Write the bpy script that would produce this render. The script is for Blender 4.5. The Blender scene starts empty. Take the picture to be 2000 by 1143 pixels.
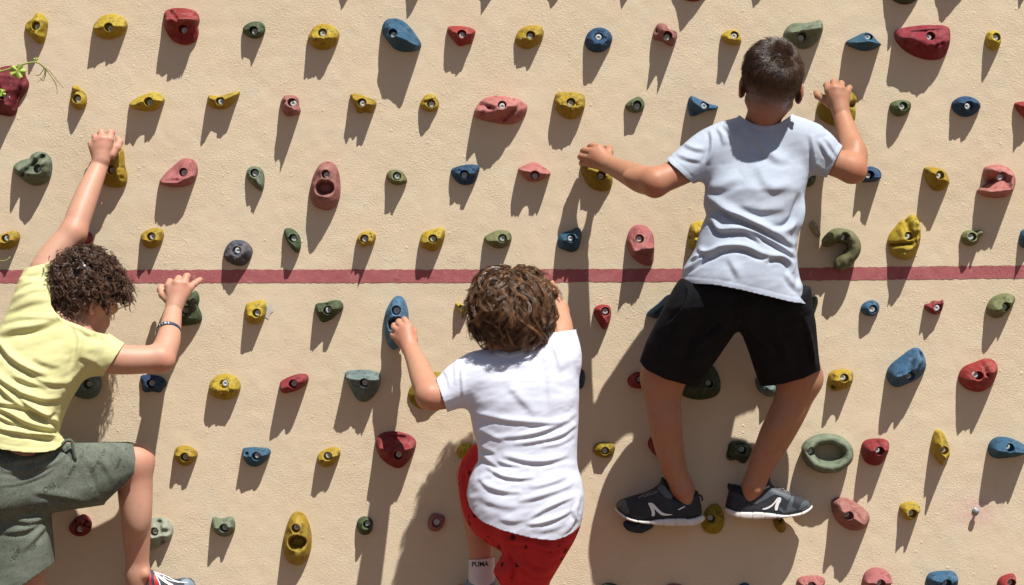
import bpy, bmesh, math, random
import numpy as np
from mathutils import Vector, Matrix, noise as mnoise, geometry as mgeo
from mathutils.bvhtree import BVHTree

SC = bpy.context.scene
COL = SC.collection
rng = np.random.default_rng(7)
random.seed(7)

# ------------------------------------------------------------------ camera
S = 0.0013            # metres per photo pixel (2000 px wide photo) on the wall plane
DIST = 6.5            # camera to wall
Z0 = 1.35             # height of the optical axis
cam = bpy.data.cameras.new('camera')
cam.sensor_fit = 'HORIZONTAL'
cam.angle = 2 * math.atan(1000 * S / DIST)
cam.clip_start = 0.1
cam.clip_end = 400
camo = bpy.data.objects.new('camera', cam)
COL.objects.link(camo)
camo.location = (0, -DIST, Z0)
camo.rotation_euler = (math.radians(90), 0, 0)
SC.camera = camo

# ------------------------------------------------------------------ light
LIGHT = Vector((-0.58, 1.0, -2.15)).normalized()      # travel of the sunlight
w = bpy.data.worlds.new('World')
SC.world = w
w.use_nodes = True
nt = w.node_tree
sky = nt.nodes.new('ShaderNodeTexSky')
sky.sky_type = 'NISHITA'
sky.sun_disc = False
ts = -LIGHT
sky.sun_elevation = math.asin(ts.z)
sky.sun_rotation = math.atan2(ts.x, ts.y)
sky.altitude = 300
sky.dust_density = 1.2
nt.links.new(sky.outputs[0], nt.nodes['Background'].inputs[0])
nt.nodes['Background'].inputs[1].default_value = 0.05
sun = bpy.data.lights.new('sun', 'SUN')
sun.energy = 5.0
sun.angle = math.radians(0.53)
sun.color = (1.0, 0.965, 0.90)
suno = bpy.data.objects.new('sun', sun)
COL.objects.link(suno)
suno.location = (3, -6, 12)
suno.rotation_euler = LIGHT.to_track_quat('-Z', 'Y').to_euler()
SC.view_settings.view_transform = 'Standard'
SC.view_settings.look = 'None'
SC.view_settings.exposure = 0.50
SC.view_settings.gamma = 1.0
SC.view_settings.use_curve_mapping = False
SC.cycles.max_bounces = 6
SC.cycles.diffuse_bounces = 4

# ------------------------------------------------------------------ helpers
def P(px, py, d=0.0):
    """photo pixel + distance in front of the wall (in photo pixels) -> world"""
    k = (DIST - d * S) / DIST
    return np.array(((px - 1000) * S * k, -d * S, Z0 + (571.5 - py) * S * k))
def RK(r, d):
    return r * S * (DIST - d * S) / DIST
def to_px(V):
    k = DIST / (DIST + V[:, 1])
    return 1000 + V[:, 0] * k / S, 571.5 - (V[:, 2] - Z0) * k / S, -V[:, 1] / S

def tag(o, label=None, cat=None, group=None, kind=None):
    if label: o['label'] = label
    if cat: o['category'] = cat
    if group: o['group'] = group
    if kind: o['kind'] = kind
    return o
def empty(name, loc):
    o = bpy.data.objects.new(name, None)
    o.empty_display_size = 0.05
    o.location = loc
    COL.objects.link(o)
    return o
def raw_mesh(name, V, F, smooth=True):
    V = np.asarray(V, dtype=np.float32)
    me = bpy.data.meshes.new(name)
    if isinstance(F, np.ndarray):
        n, k = F.shape
        loops = F.astype(np.int32).ravel()
        starts = np.arange(0, n * k, k, dtype=np.int32)
    else:
        loops = np.array([i for f in F for i in f], dtype=np.int32)
        lens = np.array([len(f) for f in F])
        starts = np.concatenate(([0], np.cumsum(lens)[:-1])).astype(np.int32)
    me.vertices.add(len(V))
    me.vertices.foreach_set('co', V.ravel())
    me.loops.add(len(loops))
    me.loops.foreach_set('vertex_index', loops)
    me.polygons.add(len(starts))
    me.polygons.foreach_set('loop_start', starts)
    me.update(calc_edges=True)
    me.validate()
    if smooth:
        me.shade_smooth()
    return me
def mesh_obj(name, V, F, mat, parent=None, smooth=True, attrs=None):
    """geometry in world coordinates; when parented the local copy is relative to the parent's location"""
    V = np.asarray(V, dtype=np.float64)
    if parent is not None:
        V = V - np.array(world_loc(parent))
    me = raw_mesh(name, V, F, smooth)
    for k, a in (attrs or {}).items():
        at = me.attributes.new(k, 'FLOAT', 'POINT')
        at.data.foreach_set('value', np.asarray(a, dtype=np.float32))
    if mat: me.materials.append(mat)
    o = bpy.data.objects.new(name, me)
    COL.objects.link(o)
    if parent is not None:
        o.parent = parent
    return o
def world_loc(o):
    l = Vector(o.location)
    while o.parent:
        o = o.parent
        l = l + Vector(o.location)
    return l

def tube(pts, radii, sides=8, closed=False, caps=True):
    pts = np.asarray(pts, dtype=float)
    n = len(pts)
    radii = np.broadcast_to(np.asarray(radii, dtype=float), (n,))
    if closed:
        tan = np.roll(pts, -1, 0) - np.roll(pts, 1, 0)
    else:
        tan = np.gradient(pts, axis=0)
    tan /= np.linalg.norm(tan, axis=1)[:, None] + 1e-12
    up = np.array((0, 1.0, 0)) if abs(tan[0][1]) < 0.9 else np.array((1.0, 0, 0))
    V = []
    for i in range(n):
        a = up - tan[i] * up.dot(tan[i])
        a /= np.linalg.norm(a) + 1e-12
        up = a
        b = np.cross(tan[i], a)
        ang = np.arange(sides) * 2 * math.pi / sides
        V.append(pts[i] + radii[i] * (np.cos(ang)[:, None] * a + np.sin(ang)[:, None] * b))
    V = np.concatenate(V)
    F = []
    m = n if closed else n - 1
    for i in range(m):
        j = (i + 1) % n
        for s in range(sides):
            t = (s + 1) % sides
            F.append((i * sides + s, i * sides + t, j * sides + t, j * sides + s))
    if caps and not closed:
        F.append(tuple(range(sides))[::-1])
        F.append(tuple((n - 1) * sides + s for s in range(sides)))
    return V, F
def join(parts):
    Vs, Fs, o = [], [], 0
    for V, F in parts:
        Vs.append(V)
        Fs += [tuple(i + o for i in f) for f in F]
        o += len(V)
    return np.concatenate(Vs), Fs
def smooth_poly(pts, it=2):
    p = np.asarray(pts, dtype=float)
    for _ in range(it):
        q = np.roll(p, -1, 0)
        p = np.stack((p * .75 + q * .25, p * .25 + q * .75), 1).reshape(-1, 2)
    return p
def spline(pts, n):
    p = np.asarray(pts, dtype=float)
    m = len(p)
    out = []
    for t in np.linspace(0, m - 1, n):
        i = min(int(t), m - 2)
        f = t - i
        a, b, c, d = p[max(i - 1, 0)], p[i], p[i + 1], p[min(i + 2, m - 1)]
        out.append(0.5 * (2 * b + (c - a) * f + (2 * a - 5 * b + 4 * c - d) * f ** 2 + (3 * b - 3 * c + d - a) * f ** 3))
    return np.array(out)

# vectorised value noise ------------------------------------------------
_perm = np.random.default_rng(3).random((64, 64, 64)).astype(np.float32)
def vnoise(x, y, z):
    xi, yi, zi = np.floor(x).astype(int), np.floor(y).astype(int), np.floor(z).astype(int)
    fx, fy, fz = x - xi, y - yi, z - zi
    fx, fy, fz = (f * f * (3 - 2 * f) for f in (fx, fy, fz))
    r = 0
    for dx in (0, 1):
        for dy in (0, 1):
            for dz in (0, 1):
                r = r + _perm[(xi + dx) & 63, (yi + dy) & 63, (zi + dz) & 63] * \
                    (fx if dx else 1 - fx) * (fy if dy else 1 - fy) * (fz if dz else 1 - fz)
    return r * 2 - 1
def fbm(x, y, z, o=3):
    r, a = 0, 1.0
    for i in range(o):
        r = r + a * vnoise(x * 2 ** i + 17.3 * i, y * 2 ** i, z * 2 ** i + 5.1 * i)
        a *= .5
    return r
def sstep(a, b, x):
    t = np.clip((x - a) / (b - a), 0, 1)
    return t * t * (3 - 2 * t)

def seg_dist(x, y, a, b):
    ax, ay = a; bx, by = b
    dx, dy = bx - ax, by - ay
    L = dx * dx + dy * dy
    if L < 1e-9:
        return np.hypot(x - ax, y - ay), np.zeros_like(x)
    t = np.clip(((x - ax) * dx + (y - ay) * dy) / L, 0, 1)
    return np.hypot(x - ax - t * dx, y - ay - t * dy), t
def poly_sd(x, y, poly):
    """signed distance to a polygon, negative inside"""
    d = np.full(x.shape, 1e9)
    ins = np.zeros(x.shape, bool)
    n = len(poly)
    for i in range(n):
        a, b = poly[i], poly[(i + 1) % n]
        d = np.minimum(d, seg_dist(x, y, a, b)[0])
        c = (a[1] > y) != (b[1] > y)
        with np.errstate(divide='ignore', invalid='ignore'):
            xx = (b[0] - a[0]) * (y - a[1]) / (b[1] - a[1] + 1e-12) + a[0]
        ins ^= c & (x < xx)
    return np.where(ins, -d, d)

# ------------------------------------------------------------------ distance-field modelling
def axis(lo, hi, step, fine=()):
    """coordinates with step, except inside the fine (lo, hi, step) ranges"""
    xs = [lo]
    while xs[-1] < hi:
        s = step
        for a, b, f in fine:
            if a <= xs[-1] + 1e-9 and xs[-1] < b: s = min(s, f)
        xs.append(xs[-1] + s)
    return np.array(xs)
class Field:
    def __init__(self, xs, ys, zs):
        self.ax = (xs, ys, zs)
        self.D = np.full((len(xs), len(ys), len(zs)), 0.2, np.float32)
    def block(self, lo, hi):
        sl = []
        for a, l, h in zip(self.ax, lo, hi):
            i = max(np.searchsorted(a, l) - 1, 0)
            j = min(np.searchsorted(a, h) + 1, len(a))
            if j <= i: return None
            sl.append(slice(i, j))
        X = self.ax[0][sl[0]][:, None, None]
        Y = self.ax[1][sl[1]][None, :, None]
        Z = self.ax[2][sl[2]][None, None, :]
        return tuple(sl), X, Y, Z
    def union(self, f, lo, hi, k=0.0):
        m = max(k, 0.004) + 0.012
        b = self.block(np.array(lo) - m, np.array(hi) + m)
        if b is None: return
        sl, X, Y, Z = b
        d = f(X, Y, Z).astype(np.float32)
        a = self.D[sl]
        if k > 0:
            h = np.maximum(k - np.abs(a - d), 0) / k
            self.D[sl] = np.minimum(a, d) - h * h * k * 0.25
        else:
            self.D[sl] = np.minimum(a, d)
    def cut(self, f, lo, hi, k=0.004):
        b = self.block(np.array(lo) - k - .01, np.array(hi) + k + .01)
        if b is None: return
        sl, X, Y, Z = b
        d = -f(X, Y, Z).astype(np.float32)
        a = self.D[sl]
        h = np.maximum(k - np.abs(a - d), 0) / k
        self.D[sl] = np.maximum(a, d) + h * h * k * 0.25
    # primitives
    def cone(self, A, ra, B, rb, k=0.0, ys=1.0):
        A, B = np.asarray(A), np.asarray(B)
        ab = B - A
        def f(X, Y, Z):
            px, py, pz = X - A[0], (Y - A[1]) / ys, Z - A[2]
            bx, by, bz = ab[0], ab[1] / ys, ab[2]
            L = bx * bx + by * by + bz * bz + 1e-12
            h = np.clip((px * bx + py * by + pz * bz) / L, 0, 1)
            return (np.sqrt((px - bx * h) ** 2 + (py - by * h) ** 2 + (pz - bz * h) ** 2) - (ra + (rb - ra) * h)) * min(1.0, ys)
        r = max(ra, rb)
        R = np.array((r, r * max(ys, 1), r))
        self.union(f, np.minimum(A, B) - R, np.maximum(A, B) + R, k)
    def chain(self, pts, k=0.0, ys=1.0):
        """pts: (px, py, d, r) in photo pixels; one smooth limb through all of them"""
        p = np.array(pts, dtype=float)
        if len(p) > 2: p = spline(p, 5 * (len(p) - 1) + 1)
        q = [(P(a, b, c), RK(max(r, 1), c)) for a, b, c, r in p]
        C = np.array([a for a, _ in q]); R = np.array([r for _, r in q])[:, None] * np.array((1, max(ys, 1), 1))
        def f(X, Y, Z):
            best = None
            for (A, ra), (B, rb) in zip(q, q[1:]):
                ab = B - A
                px, py, pz = X - A[0], (Y - A[1]) / ys, Z - A[2]
                bx, by, bz = ab[0], ab[1] / ys, ab[2]
                L = bx * bx + by * by + bz * bz + 1e-12
                h = np.clip((px * bx + py * by + pz * bz) / L, 0, 1)
                d = (np.sqrt((px - bx * h) ** 2 + (py - by * h) ** 2 + (pz - bz * h) ** 2) - (ra + (rb - ra) * h)) * min(1.0, ys)
                best = d if best is None else np.minimum(best, d)
            return best
        self.union(f, (C - R).min(0), (C + R).max(0), k)
    def ellipsoid(self, C, M, rad, k=0.0, cut=False):
        C = np.asarray(C); M = np.asarray(M)      # rows of M: local axes
        def f(X, Y, Z):
            p = [X - C[0], Y - C[1], Z - C[2]]
            l = [sum(M[i][j] * p[j] for j in range(3)) for i in range(3)]
            k0 = np.sqrt(sum((l[i] / rad[i]) ** 2 for i in range(3)))
            k1 = np.sqrt(sum((l[i] / rad[i] ** 2) ** 2 for i in range(3))) + 1e-9
            return k0 * (k0 - 1) / k1
        r = max(rad)
        if cut: self.cut(f, C - r, C + r, k)
        else: self.union(f, C - r, C + r, k)
    def loft(self, rows, k=0.0, e=2.4):
        """rows: (py, xl, xr, dc, hd): a trunk given by its silhouette per height"""
        q = []
        for py, xl, xr, dc, hd in rows:
            a, b = P(xl, py, dc), P(xr, py, dc)
            q.append((a[2], (a[0] + b[0]) / 2, (b[0] - a[0]) / 2, -dc * S, RK(hd, dc)))
        q = np.array(sorted(q))
        def f(X, Y, Z):
            z = Z[0, 0]
            cx, hx, cy, hy = (np.interp(z, q[:, 0], q[:, i])[None, None, :] for i in (1, 2, 3, 4))
            r = (np.abs((X - cx) / hx) ** e + np.abs((Y - cy) / hy) ** e) ** (1 / e)
            d = (r - 1) * np.minimum(hx, hy) * 0.9
            dz = np.maximum(q[0, 0] - z, z - q[-1, 0])[None, None, :]
            return np.maximum(d, dz)
        lo = (min(q[:, 1] - q[:, 2]), min(q[:, 3] - q[:, 4]), q[0, 0])
        hi = (max(q[:, 1] + q[:, 2]), max(q[:, 3] + q[:, 4]), q[-1, 0])
        self.union(f, lo, hi, k)
    def slab(self, poly, dc, W, R, k=0.0):
        """rounded solid over a side outline (photo px); dc, W, R in px, dc and W may be functions of (px, py)"""
        poly = np.asarray(poly, dtype=float)
        x0, y0 = poly.min(0); x1, y1 = poly.max(0)
        fd = dc if callable(dc) else (lambda x, y: np.full(np.shape(x), float(dc)))
        fw = W if callable(W) else (lambda x, y: np.full(np.shape(x), float(W)))
        cs = np.array([(x, y) for x in (x0, x1) for y in (y0, y1)])
        dd, ww = fd(cs[:, 0], cs[:, 1]), fw(cs[:, 0], cs[:, 1])
        dm = float(np.mean(dd))
        pts = np.array([P(x, y, d + s * (wv + 6)) for (x, y), d, wv in zip(cs, dd, ww) for s in (-1, 1)])
        def f(X, Y, Z):
            k2 = DIST / (DIST - dm * S)
            px = 1000 + X[:, 0, 0] * k2 / S
            py = 571.5 - (Z[0, 0] - Z0) * k2 / S
            gx, gy = np.meshgrid(px, py, indexing='ij')
            sd = poly_sd(gx, gy, poly)
            dcv, wv = fd(gx, gy), fw(gx, gy)
            dz = np.abs(-Y / S - dcv[:, None, :]) - wv[:, None, :]
            a, b = sd[:, None, :] + R, dz + R
            return (np.hypot(np.maximum(a, 0), np.maximum(b, 0)) + np.minimum(np.maximum(a, b), 0) - R) * S
        self.union(f, pts.min(0), pts.max(0), k)
    def mesh(self, relax=1):
        D = self.D
        xs, ys, zs = self.ax
        ins = D < 0
        c = np.zeros(tuple(n - 1 for n in D.shape), np.int8)
        for i in (0, 1):
            for j in (0, 1):
                for k in (0, 1):
                    c += ins[i:D.shape[0] - 1 + i, j:D.shape[1] - 1 + j, k:D.shape[2] - 1 + k]
        act = np.argwhere((c > 0) & (c < 8))
        idx = np.full(c.shape, -1, np.int32)
        idx[tuple(act.T)] = np.arange(len(act))
        acc = np.zeros((len(act), 3)); cnt = np.zeros(len(act))
        corners = [(i, j, k) for i in (0, 1) for j in (0, 1) for k in (0, 1)]
        def vals(o):
            ii = act + o
            return D[ii[:, 0], ii[:, 1], ii[:, 2]].astype(float), np.stack((xs[ii[:, 0]], ys[ii[:, 1]], zs[ii[:, 2]]), 1)
        for a in corners:
            for ax_ in range(3):
                if a[ax_]: continue
                b = list(a); b[ax_] = 1
                va, pa = vals(np.array(a)); vb, pb = vals(np.array(b))
                m = (va < 0) != (vb < 0)
                t = np.where(m, va / np.where(m, va - vb, 1), 0)
                acc += np.where(m[:, None], pa + (pb - pa) * t[:, None], 0)
                cnt += m
        V = acc / cnt[:, None]
        quads = []
        for ax_ in range(3):
            sl0 = [slice(None)] * 3; sl1 = [slice(None)] * 3
            sl0[ax_] = slice(0, -1); sl1[ax_] = slice(1, None)
            ch = ins[tuple(sl0)] != ins[tuple(sl1)]
            e = np.argwhere(ch)
            u, v = (ax_ + 1) % 3, (ax_ + 2) % 3
            ok = (e[:, u] > 0) & (e[:, v] > 0) & (e[:, u] < c.shape[u]) & (e[:, v] < c.shape[v])
            e = e[ok]
            def cell(du, dv):
                q = e.copy(); q[:, u] += du; q[:, v] += dv
                return idx[q[:, 0], q[:, 1], q[:, 2]]
            q = np.stack((cell(-1, -1), cell(0, -1), cell(0, 0), cell(-1, 0)), 1)
            flip = ~ins[e[:, 0], e[:, 1], e[:, 2]]
            q[flip] = q[flip][:, ::-1]
            quads.append(q)
        F = np.concatenate(quads)
        F = F[(F >= 0).all(1)]
        for _ in range(relax):
            V = laplace(V, F, 0.5)
        return V, F
def laplace(V, F, f):
    acc = np.zeros_like(V); n = np.zeros(len(V))
    for i in range(F.shape[1]):
        a, b = F[:, i], F[:, (i + 1) % F.shape[1]]
        for p, q in ((a, b), (b, a)):
            for j in range(3):
                acc[:, j] += np.bincount(p, V[q, j], len(V))
            n += np.bincount(p, minlength=len(V))
    m = n > 0
    W = V.copy()
    W[m] = V[m] * (1 - f) + acc[m] / n[m][:, None] * f
    return W
def vnormals(V, F):
    e1 = V[F[:, 2]] - V[F[:, 0]]
    e2 = V[F[:, 3]] - V[F[:, 1]]
    fn = np.cross(e1, e2)
    N = np.zeros_like(V)
    for i in range(4):
        for j in range(3):
            N[:, j] += np.bincount(F[:, i], fn[:, j], len(V))
    return N / (np.linalg.norm(N, axis=1)[:, None] + 1e-15)
def biggest(V, F):
    """keep vertices in use"""
    used = np.zeros(len(V), bool); used[F.ravel()] = True
    m = np.cumsum(used) - 1
    return V[used], m[F], used
def clip(V, F, g):
    """drop what lies where g > 0 and pull the border onto g = 0. g: function of V -> array"""
    gv = g(V)
    out = gv > 0
    F = F[~out[F].all(1)]
    # pull outside border vertices towards an inside neighbour
    tgt = np.full(len(V), -1)
    best = np.full(len(V), 1e9)
    for i in range(4):
        for j in ((i + 1) % 4, (i + 3) % 4, (i + 2) % 4):
            a, b = F[:, i], F[:, j]
            m = out[a] & ~out[b]
            a, b = a[m], b[m]
            L = np.linalg.norm(V[a] - V[b], axis=1)
            o = np.argsort(-L)
            a, b, L = a[o], b[o], L[o]
            up = L < best[a]
            tgt[a[up]] = b[up]; best[a[up]] = L[up]
    m = out & (tgt >= 0)
    A, B = V[m].copy(), V[tgt[m]].copy()
    for _ in range(14):
        M = (A + B) / 2
        gm = g(M) > 0
        A[gm] = M[gm]; B[~gm] = M[~gm]
    V = V.copy()
    V[m] = B
    F = F[~((out & (tgt < 0))[F]).any(1)]
    return biggest(V, F)[:2]
def folds(V, F, lines, s=1.0, extra=0.0, seed=0.0, wfun=None):
    """raise cloth folds along traced polylines. line: (points, width px, height px[, drop])"""
    N = vnormals(V, F)
    px, py, d = to_px(V)
    face = sstep(0.05, 0.55, -N[:, 1])
    h = np.zeros(len(V))
    for ln in lines:
        pts, wd, am = ln[:3]
        drop = ln[3] if len(ln) > 3 else 0.6
        sp = spline(pts, max(12, 5 * len(pts)))
        L = np.concatenate(([0], np.cumsum(np.linalg.norm(np.diff(sp, axis=0), axis=1))))
        bx = (px > sp[:, 0].min() - 5 * wd) & (px < sp[:, 0].max() + 5 * wd) & (py > sp[:, 1].min() - 5 * wd) & (py < sp[:, 1].max() + 5 * wd)
        ix = np.nonzero(bx)[0]
        if not len(ix): continue
        x, y = px[ix], py[ix]
        best = np.full(len(ix), 1e9); tt = np.zeros(len(ix)); sg = np.zeros(len(ix))
        for i in range(len(sp) - 1):
            dd, t = seg_dist(x, y, sp[i], sp[i + 1])
            dx, dy = sp[i + 1] - sp[i]
            side = (x - sp[i][0]) * -dy + (y - sp[i][1]) * dx       # > 0: below a left-to-right line
            u = dd < best
            best[u] = dd[u]; tt[u] = (L[i] + t[u] * (L[i + 1] - L[i])) / L[-1]; sg[u] = np.sign(side[u])
        taper = np.sin(np.clip(tt, 0, 1) * math.pi) ** 0.6
        sd = best * sg
        prof = np.where(sd < 0, np.exp(-(sd / (1.6 * wd)) ** 2), np.exp(-(sd / (0.8 * wd)) ** 2))
        val = prof - drop * np.exp(-((sd - 1.5 * wd) / (0.9 * wd)) ** 2)
        h[ix] += am * taper * val
    if extra:
        n = fbm(px / 46 + seed, py / 17 + px / 60, d / 40 + seed, 3)
        h += extra * n
    if wfun is not None: h *= wfun(px, py)
    return V + N * (h * face * s * S)[:, None]
def solidify(o, t):
    m = o.modifiers.new('thickness', 'SOLIDIFY')
    m.thickness = t; m.offset = -1
    return o
def bvh(V, F):
    return BVHTree.FromPolygons([tuple(v) for v in V], [tuple(int(i) for i in f) for f in F])
CAMP = Vector((0, -DIST, Z0))
def on_surface(tree, px, py, off, far=400):
    """the point of a built surface that carries a print, found from the photographer's side"""
    t = Vector(P(px, py, 0))
    dr = (t - CAMP).normalized()
    h = tree.ray_cast(CAMP, dr)
    if h[0] is None: return None
    return np.array(h[0] - dr * off)
def decal(name, polys, tree, off, mat, parent, sub=3):
    """flat print: outlines in photo px laid onto a surface"""
    Vs, Fs = [], []
    for poly in polys:
        tri = mgeo.tessellate_polygon([[Vector((x, y, 0)) for x, y in poly]])
        bm = bmesh.new()
        vs = [bm.verts.new((x, y, 0)) for x, y in poly]
        for t in tri:
            try: bm.faces.new([vs[i] for i in t])
            except ValueError: pass
        for _ in range(sub):
            ed = [e for e in bm.edges if e.calc_length() > 2.5]
            if not ed: break
            bmesh.ops.subdivide_edges(bm, edges=ed, cuts=1)
            bmesh.ops.triangulate(bm, faces=bm.faces[:])
        bm.verts.index_update()
        o = sum(len(v) for v in Vs)
        pp, ok = [], []
        for v in bm.verts:
            q = on_surface(tree, v.co.x, v.co.y, off)
            ok.append(q is not None)
            pp.append(q if q is not None else np.zeros(3))
        for f in bm.faces:
            ii = [v.index for v in f.verts]
            if all(ok[i] for i in ii):
                ys = [pp[i][1] for i in ii]
                if max(ys) - min(ys) < 0.03:
                    Fs.append(tuple(i + o for i in ii))
        Vs.append(np.array(pp))
        bm.free()
    if not Fs: return None
    if len(polys) == 1:                       # keep the one connected piece
        lab = {}
        def find(i):
            while lab.setdefault(i, i) != i: i = lab[i]
            return i
        for f in Fs:
            for i in f[1:]: lab[find(i)] = find(f[0])
        cnt = {}
        for f in Fs: cnt[find(f[0])] = cnt.get(find(f[0]), 0) + 1
        top = max(cnt, key=cnt.get)
        Fs = [f for f in Fs if find(f[0]) == top]
    V = np.concatenate(Vs)
    used = sorted({i for f in Fs for i in f}); mp = {i: k for k, i in enumerate(used)}
    return mesh_obj(name, V[used], [tuple(mp[i] for i in f) for f in Fs], mat, parent)
def text_polys(s, size, px, py, rot=0.0, bold=0.0, sx=1.0):
    """letters as filled triangles in photo px, centred on (px, py)"""
    cu = bpy.data.curves.new('lettering', 'FONT')
    cu.body = s; cu.size = 1; cu.align_x = 'CENTER'; cu.align_y = 'CENTER'; cu.resolution_u = 2
    cu.offset = bold
    o = bpy.data.objects.new('lettering', cu)
    COL.objects.link(o)
    dg = bpy.context.evaluated_depsgraph_get()
    me = o.evaluated_get(dg).to_mesh()
    c, sn = math.cos(rot), math.sin(rot)
    out = []
    vs = [(v.co.x * size * sx, -v.co.y * size) for v in me.vertices]
    vs = [(px + x * c - y * sn, py + x * sn + y * c) for x, y in vs]
    for p in me.polygons:
        out.append([vs[i] for i in p.vertices])
    o.evaluated_get(dg).to_mesh_clear()
    bpy.data.objects.remove(o); bpy.data.curves.remove(cu)
    return out

# ------------------------------------------------------------------ materials
def mat(name, base, rough=0.7, var=None, nscale=40.0, bump=0.0, bscale=200.0, spec=0.4, sss=0.0, sheen=0.0, fine=None, metallic=0.0, coords='Object', bdist=0.001, layers=None):
    """principled material; var: second colour mixed in by noise; fine: (scale, colour, amount)"""
    m = bpy.data.materials.new(name)
    m.use_nodes = True
    t = m.node_tree
    b = t.nodes['Principled BSDF']
    b.inputs['Roughness'].default_value = rough
    b.inputs['Specular IOR Level'].default_value = spec
    b.inputs['Metallic'].default_value = metallic
    if sss:
        b.inputs['Subsurface Weight'].default_value = sss
        b.inputs['Subsurface Radius'].default_value = (0.012, 0.005, 0.0025)
        b.inputs['Subsurface Scale'].default_value = 0.6
    if sheen:
        b.inputs['Sheen Weight'].default_value = sheen
        b.inputs['Sheen Roughness'].default_value = 0.5
    tc = t.nodes.new('ShaderNodeTexCoord')
    def noise(scale, det=4, rough_=0.6):
        n = t.nodes.new('ShaderNodeTexNoise')
        n.inputs['Scale'].default_value = scale
        n.inputs['Detail'].default_value = det
        n.inputs['Roughness'].default_value = rough_
        t.links.new(tc.outputs[coords], n.inputs['Vector'])
        return n
    def mix(a, bcol, fac, blend='MIX'):
        x = t.nodes.new('ShaderNodeMix')
        x.data_type = 'RGBA'; x.blend_type = blend
        for v, s in ((fac, x.inputs[0]), (a, x.inputs[6]), (bcol, x.inputs[7])):
            if isinstance(v, bpy.types.NodeSocket): t.links.new(v, s)
            elif isinstance(v, (int, float)): s.default_value = v
            else: s.default_value = (*v, 1)
        return x.outputs[2]
    def ramp(sock, lo, hi, a=0.0, bb=1.0):
        r = t.nodes.new('ShaderNodeMapRange')
        r.inputs[1].default_value = lo; r.inputs[2].default_value = hi
        r.inputs[3].default_value = a; r.inputs[4].default_value = bb
        t.links.new(sock, r.inputs[0])
        return r.outputs[0]
    col = base
    if var is not None:
        col = mix(col, var, ramp(noise(nscale).outputs[0], 0.38, 0.64))
    if fine is not None:
        col = mix(col, fine[1], ramp(noise(fine[0], 3).outputs[0], 0.45, 0.7, 0, fine[2]))
    if layers: col = layers(t, tc, col, mix, ramp, noise, b)
    if isinstance(col, bpy.types.NodeSocket): t.links.new(col, b.inputs['Base Color'])
    else: b.inputs['Base Color'].default_value = (*col, 1)
    if bump:
        bp = t.nodes.new('ShaderNodeBump')
        bp.inputs['Strength'].default_value = bump
        bp.inputs['Distance'].default_value = bdist
        t.links.new(noise(bscale, 5).outputs[0], bp.inputs['Height'])
        t.links.new(bp.outputs[0], b.inputs['Normal'])
    return m
# ------------------------------------------------------------------ ground and wall
ground_mat = mat('paving_dust', (0.145, 0.08, 0.042), 0.9, (0.12, 0.066, 0.034), 3.0, 0.4, 60, coords='Object', bdist=0.004)
gx = np.array([-150., -20, -6, 0, 6, 20, 150]); gy = np.array([-150., -40, -12, -6, -3, 0.05, 0.2])
GV = np.array([(x, y, 0.0) for y in gy for x in gx])
GF = [(j * 7 + i, j * 7 + i + 1, (j + 1) * 7 + i + 1, (j + 1) * 7 + i) for j in range(6) for i in range(6)]
go = mesh_obj('ground', GV, GF, ground_mat, smooth=False)
tag(go, kind='structure')

def wall_layers(t, tc, col, mix, ramp, noise, b):
    # large faded patches, rubbed stains stored per vertex, pale crumbs of plaster
    col = mix(col, (0.58, 0.47, 0.325), ramp(noise(1.7, 5).outputs[0], 0.45, 0.68, 0, 0.55))
    col = mix(col, (0.615, 0.55, 0.42), ramp(noise(11, 4).outputs[0], 0.5, 0.7, 0, 0.45))
    col = mix(col, (0.47, 0.39, 0.30), ramp(noise(5.5, 7, 0.72).outputs[0], 0.58, 0.74, 0, 0.5))
    col = mix(col, (0.56, 0.40, 0.31), ramp(noise(3.1, 5, 0.7).outputs[0], 0.56, 0.75, 0, 0.4))
    a = t.nodes.new('ShaderNodeAttribute'); a.attribute_name = 'stain'
    mm = t.nodes.new('ShaderNodeMath'); mm.operation = 'MULTIPLY'
    t.links.new(a.outputs['Fac'], mm.inputs[0])
    t.links.new(ramp(noise(60, 4).outputs[0], 0.3, 0.7, 0.25, 1.0), mm.inputs[1])
    col = mix(col, (0.56, 0.36, 0.21), mm.outputs[0])
    a2 = t.nodes.new('ShaderNodeAttribute'); a2.attribute_name = 'pink'
    m2 = t.nodes.new('ShaderNodeMath'); m2.operation = 'MULTIPLY'
    t.links.new(a2.outputs['Fac'], m2.inputs[0])
    t.links.new(ramp(noise(90, 4).outputs[0], 0.35, 0.6, 0.1, 1.0), m2.inputs[1])
    col = mix(col, (0.58, 0.36, 0.34), m2.outputs[0])
    col = mix(col, (0.40, 0.29, 0.18), ramp(noise(240, 2).outputs[0], 0.66, 0.76, 0, 0.55))
    stucco(t, tc, ramp, noise, b)
    return col
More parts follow.
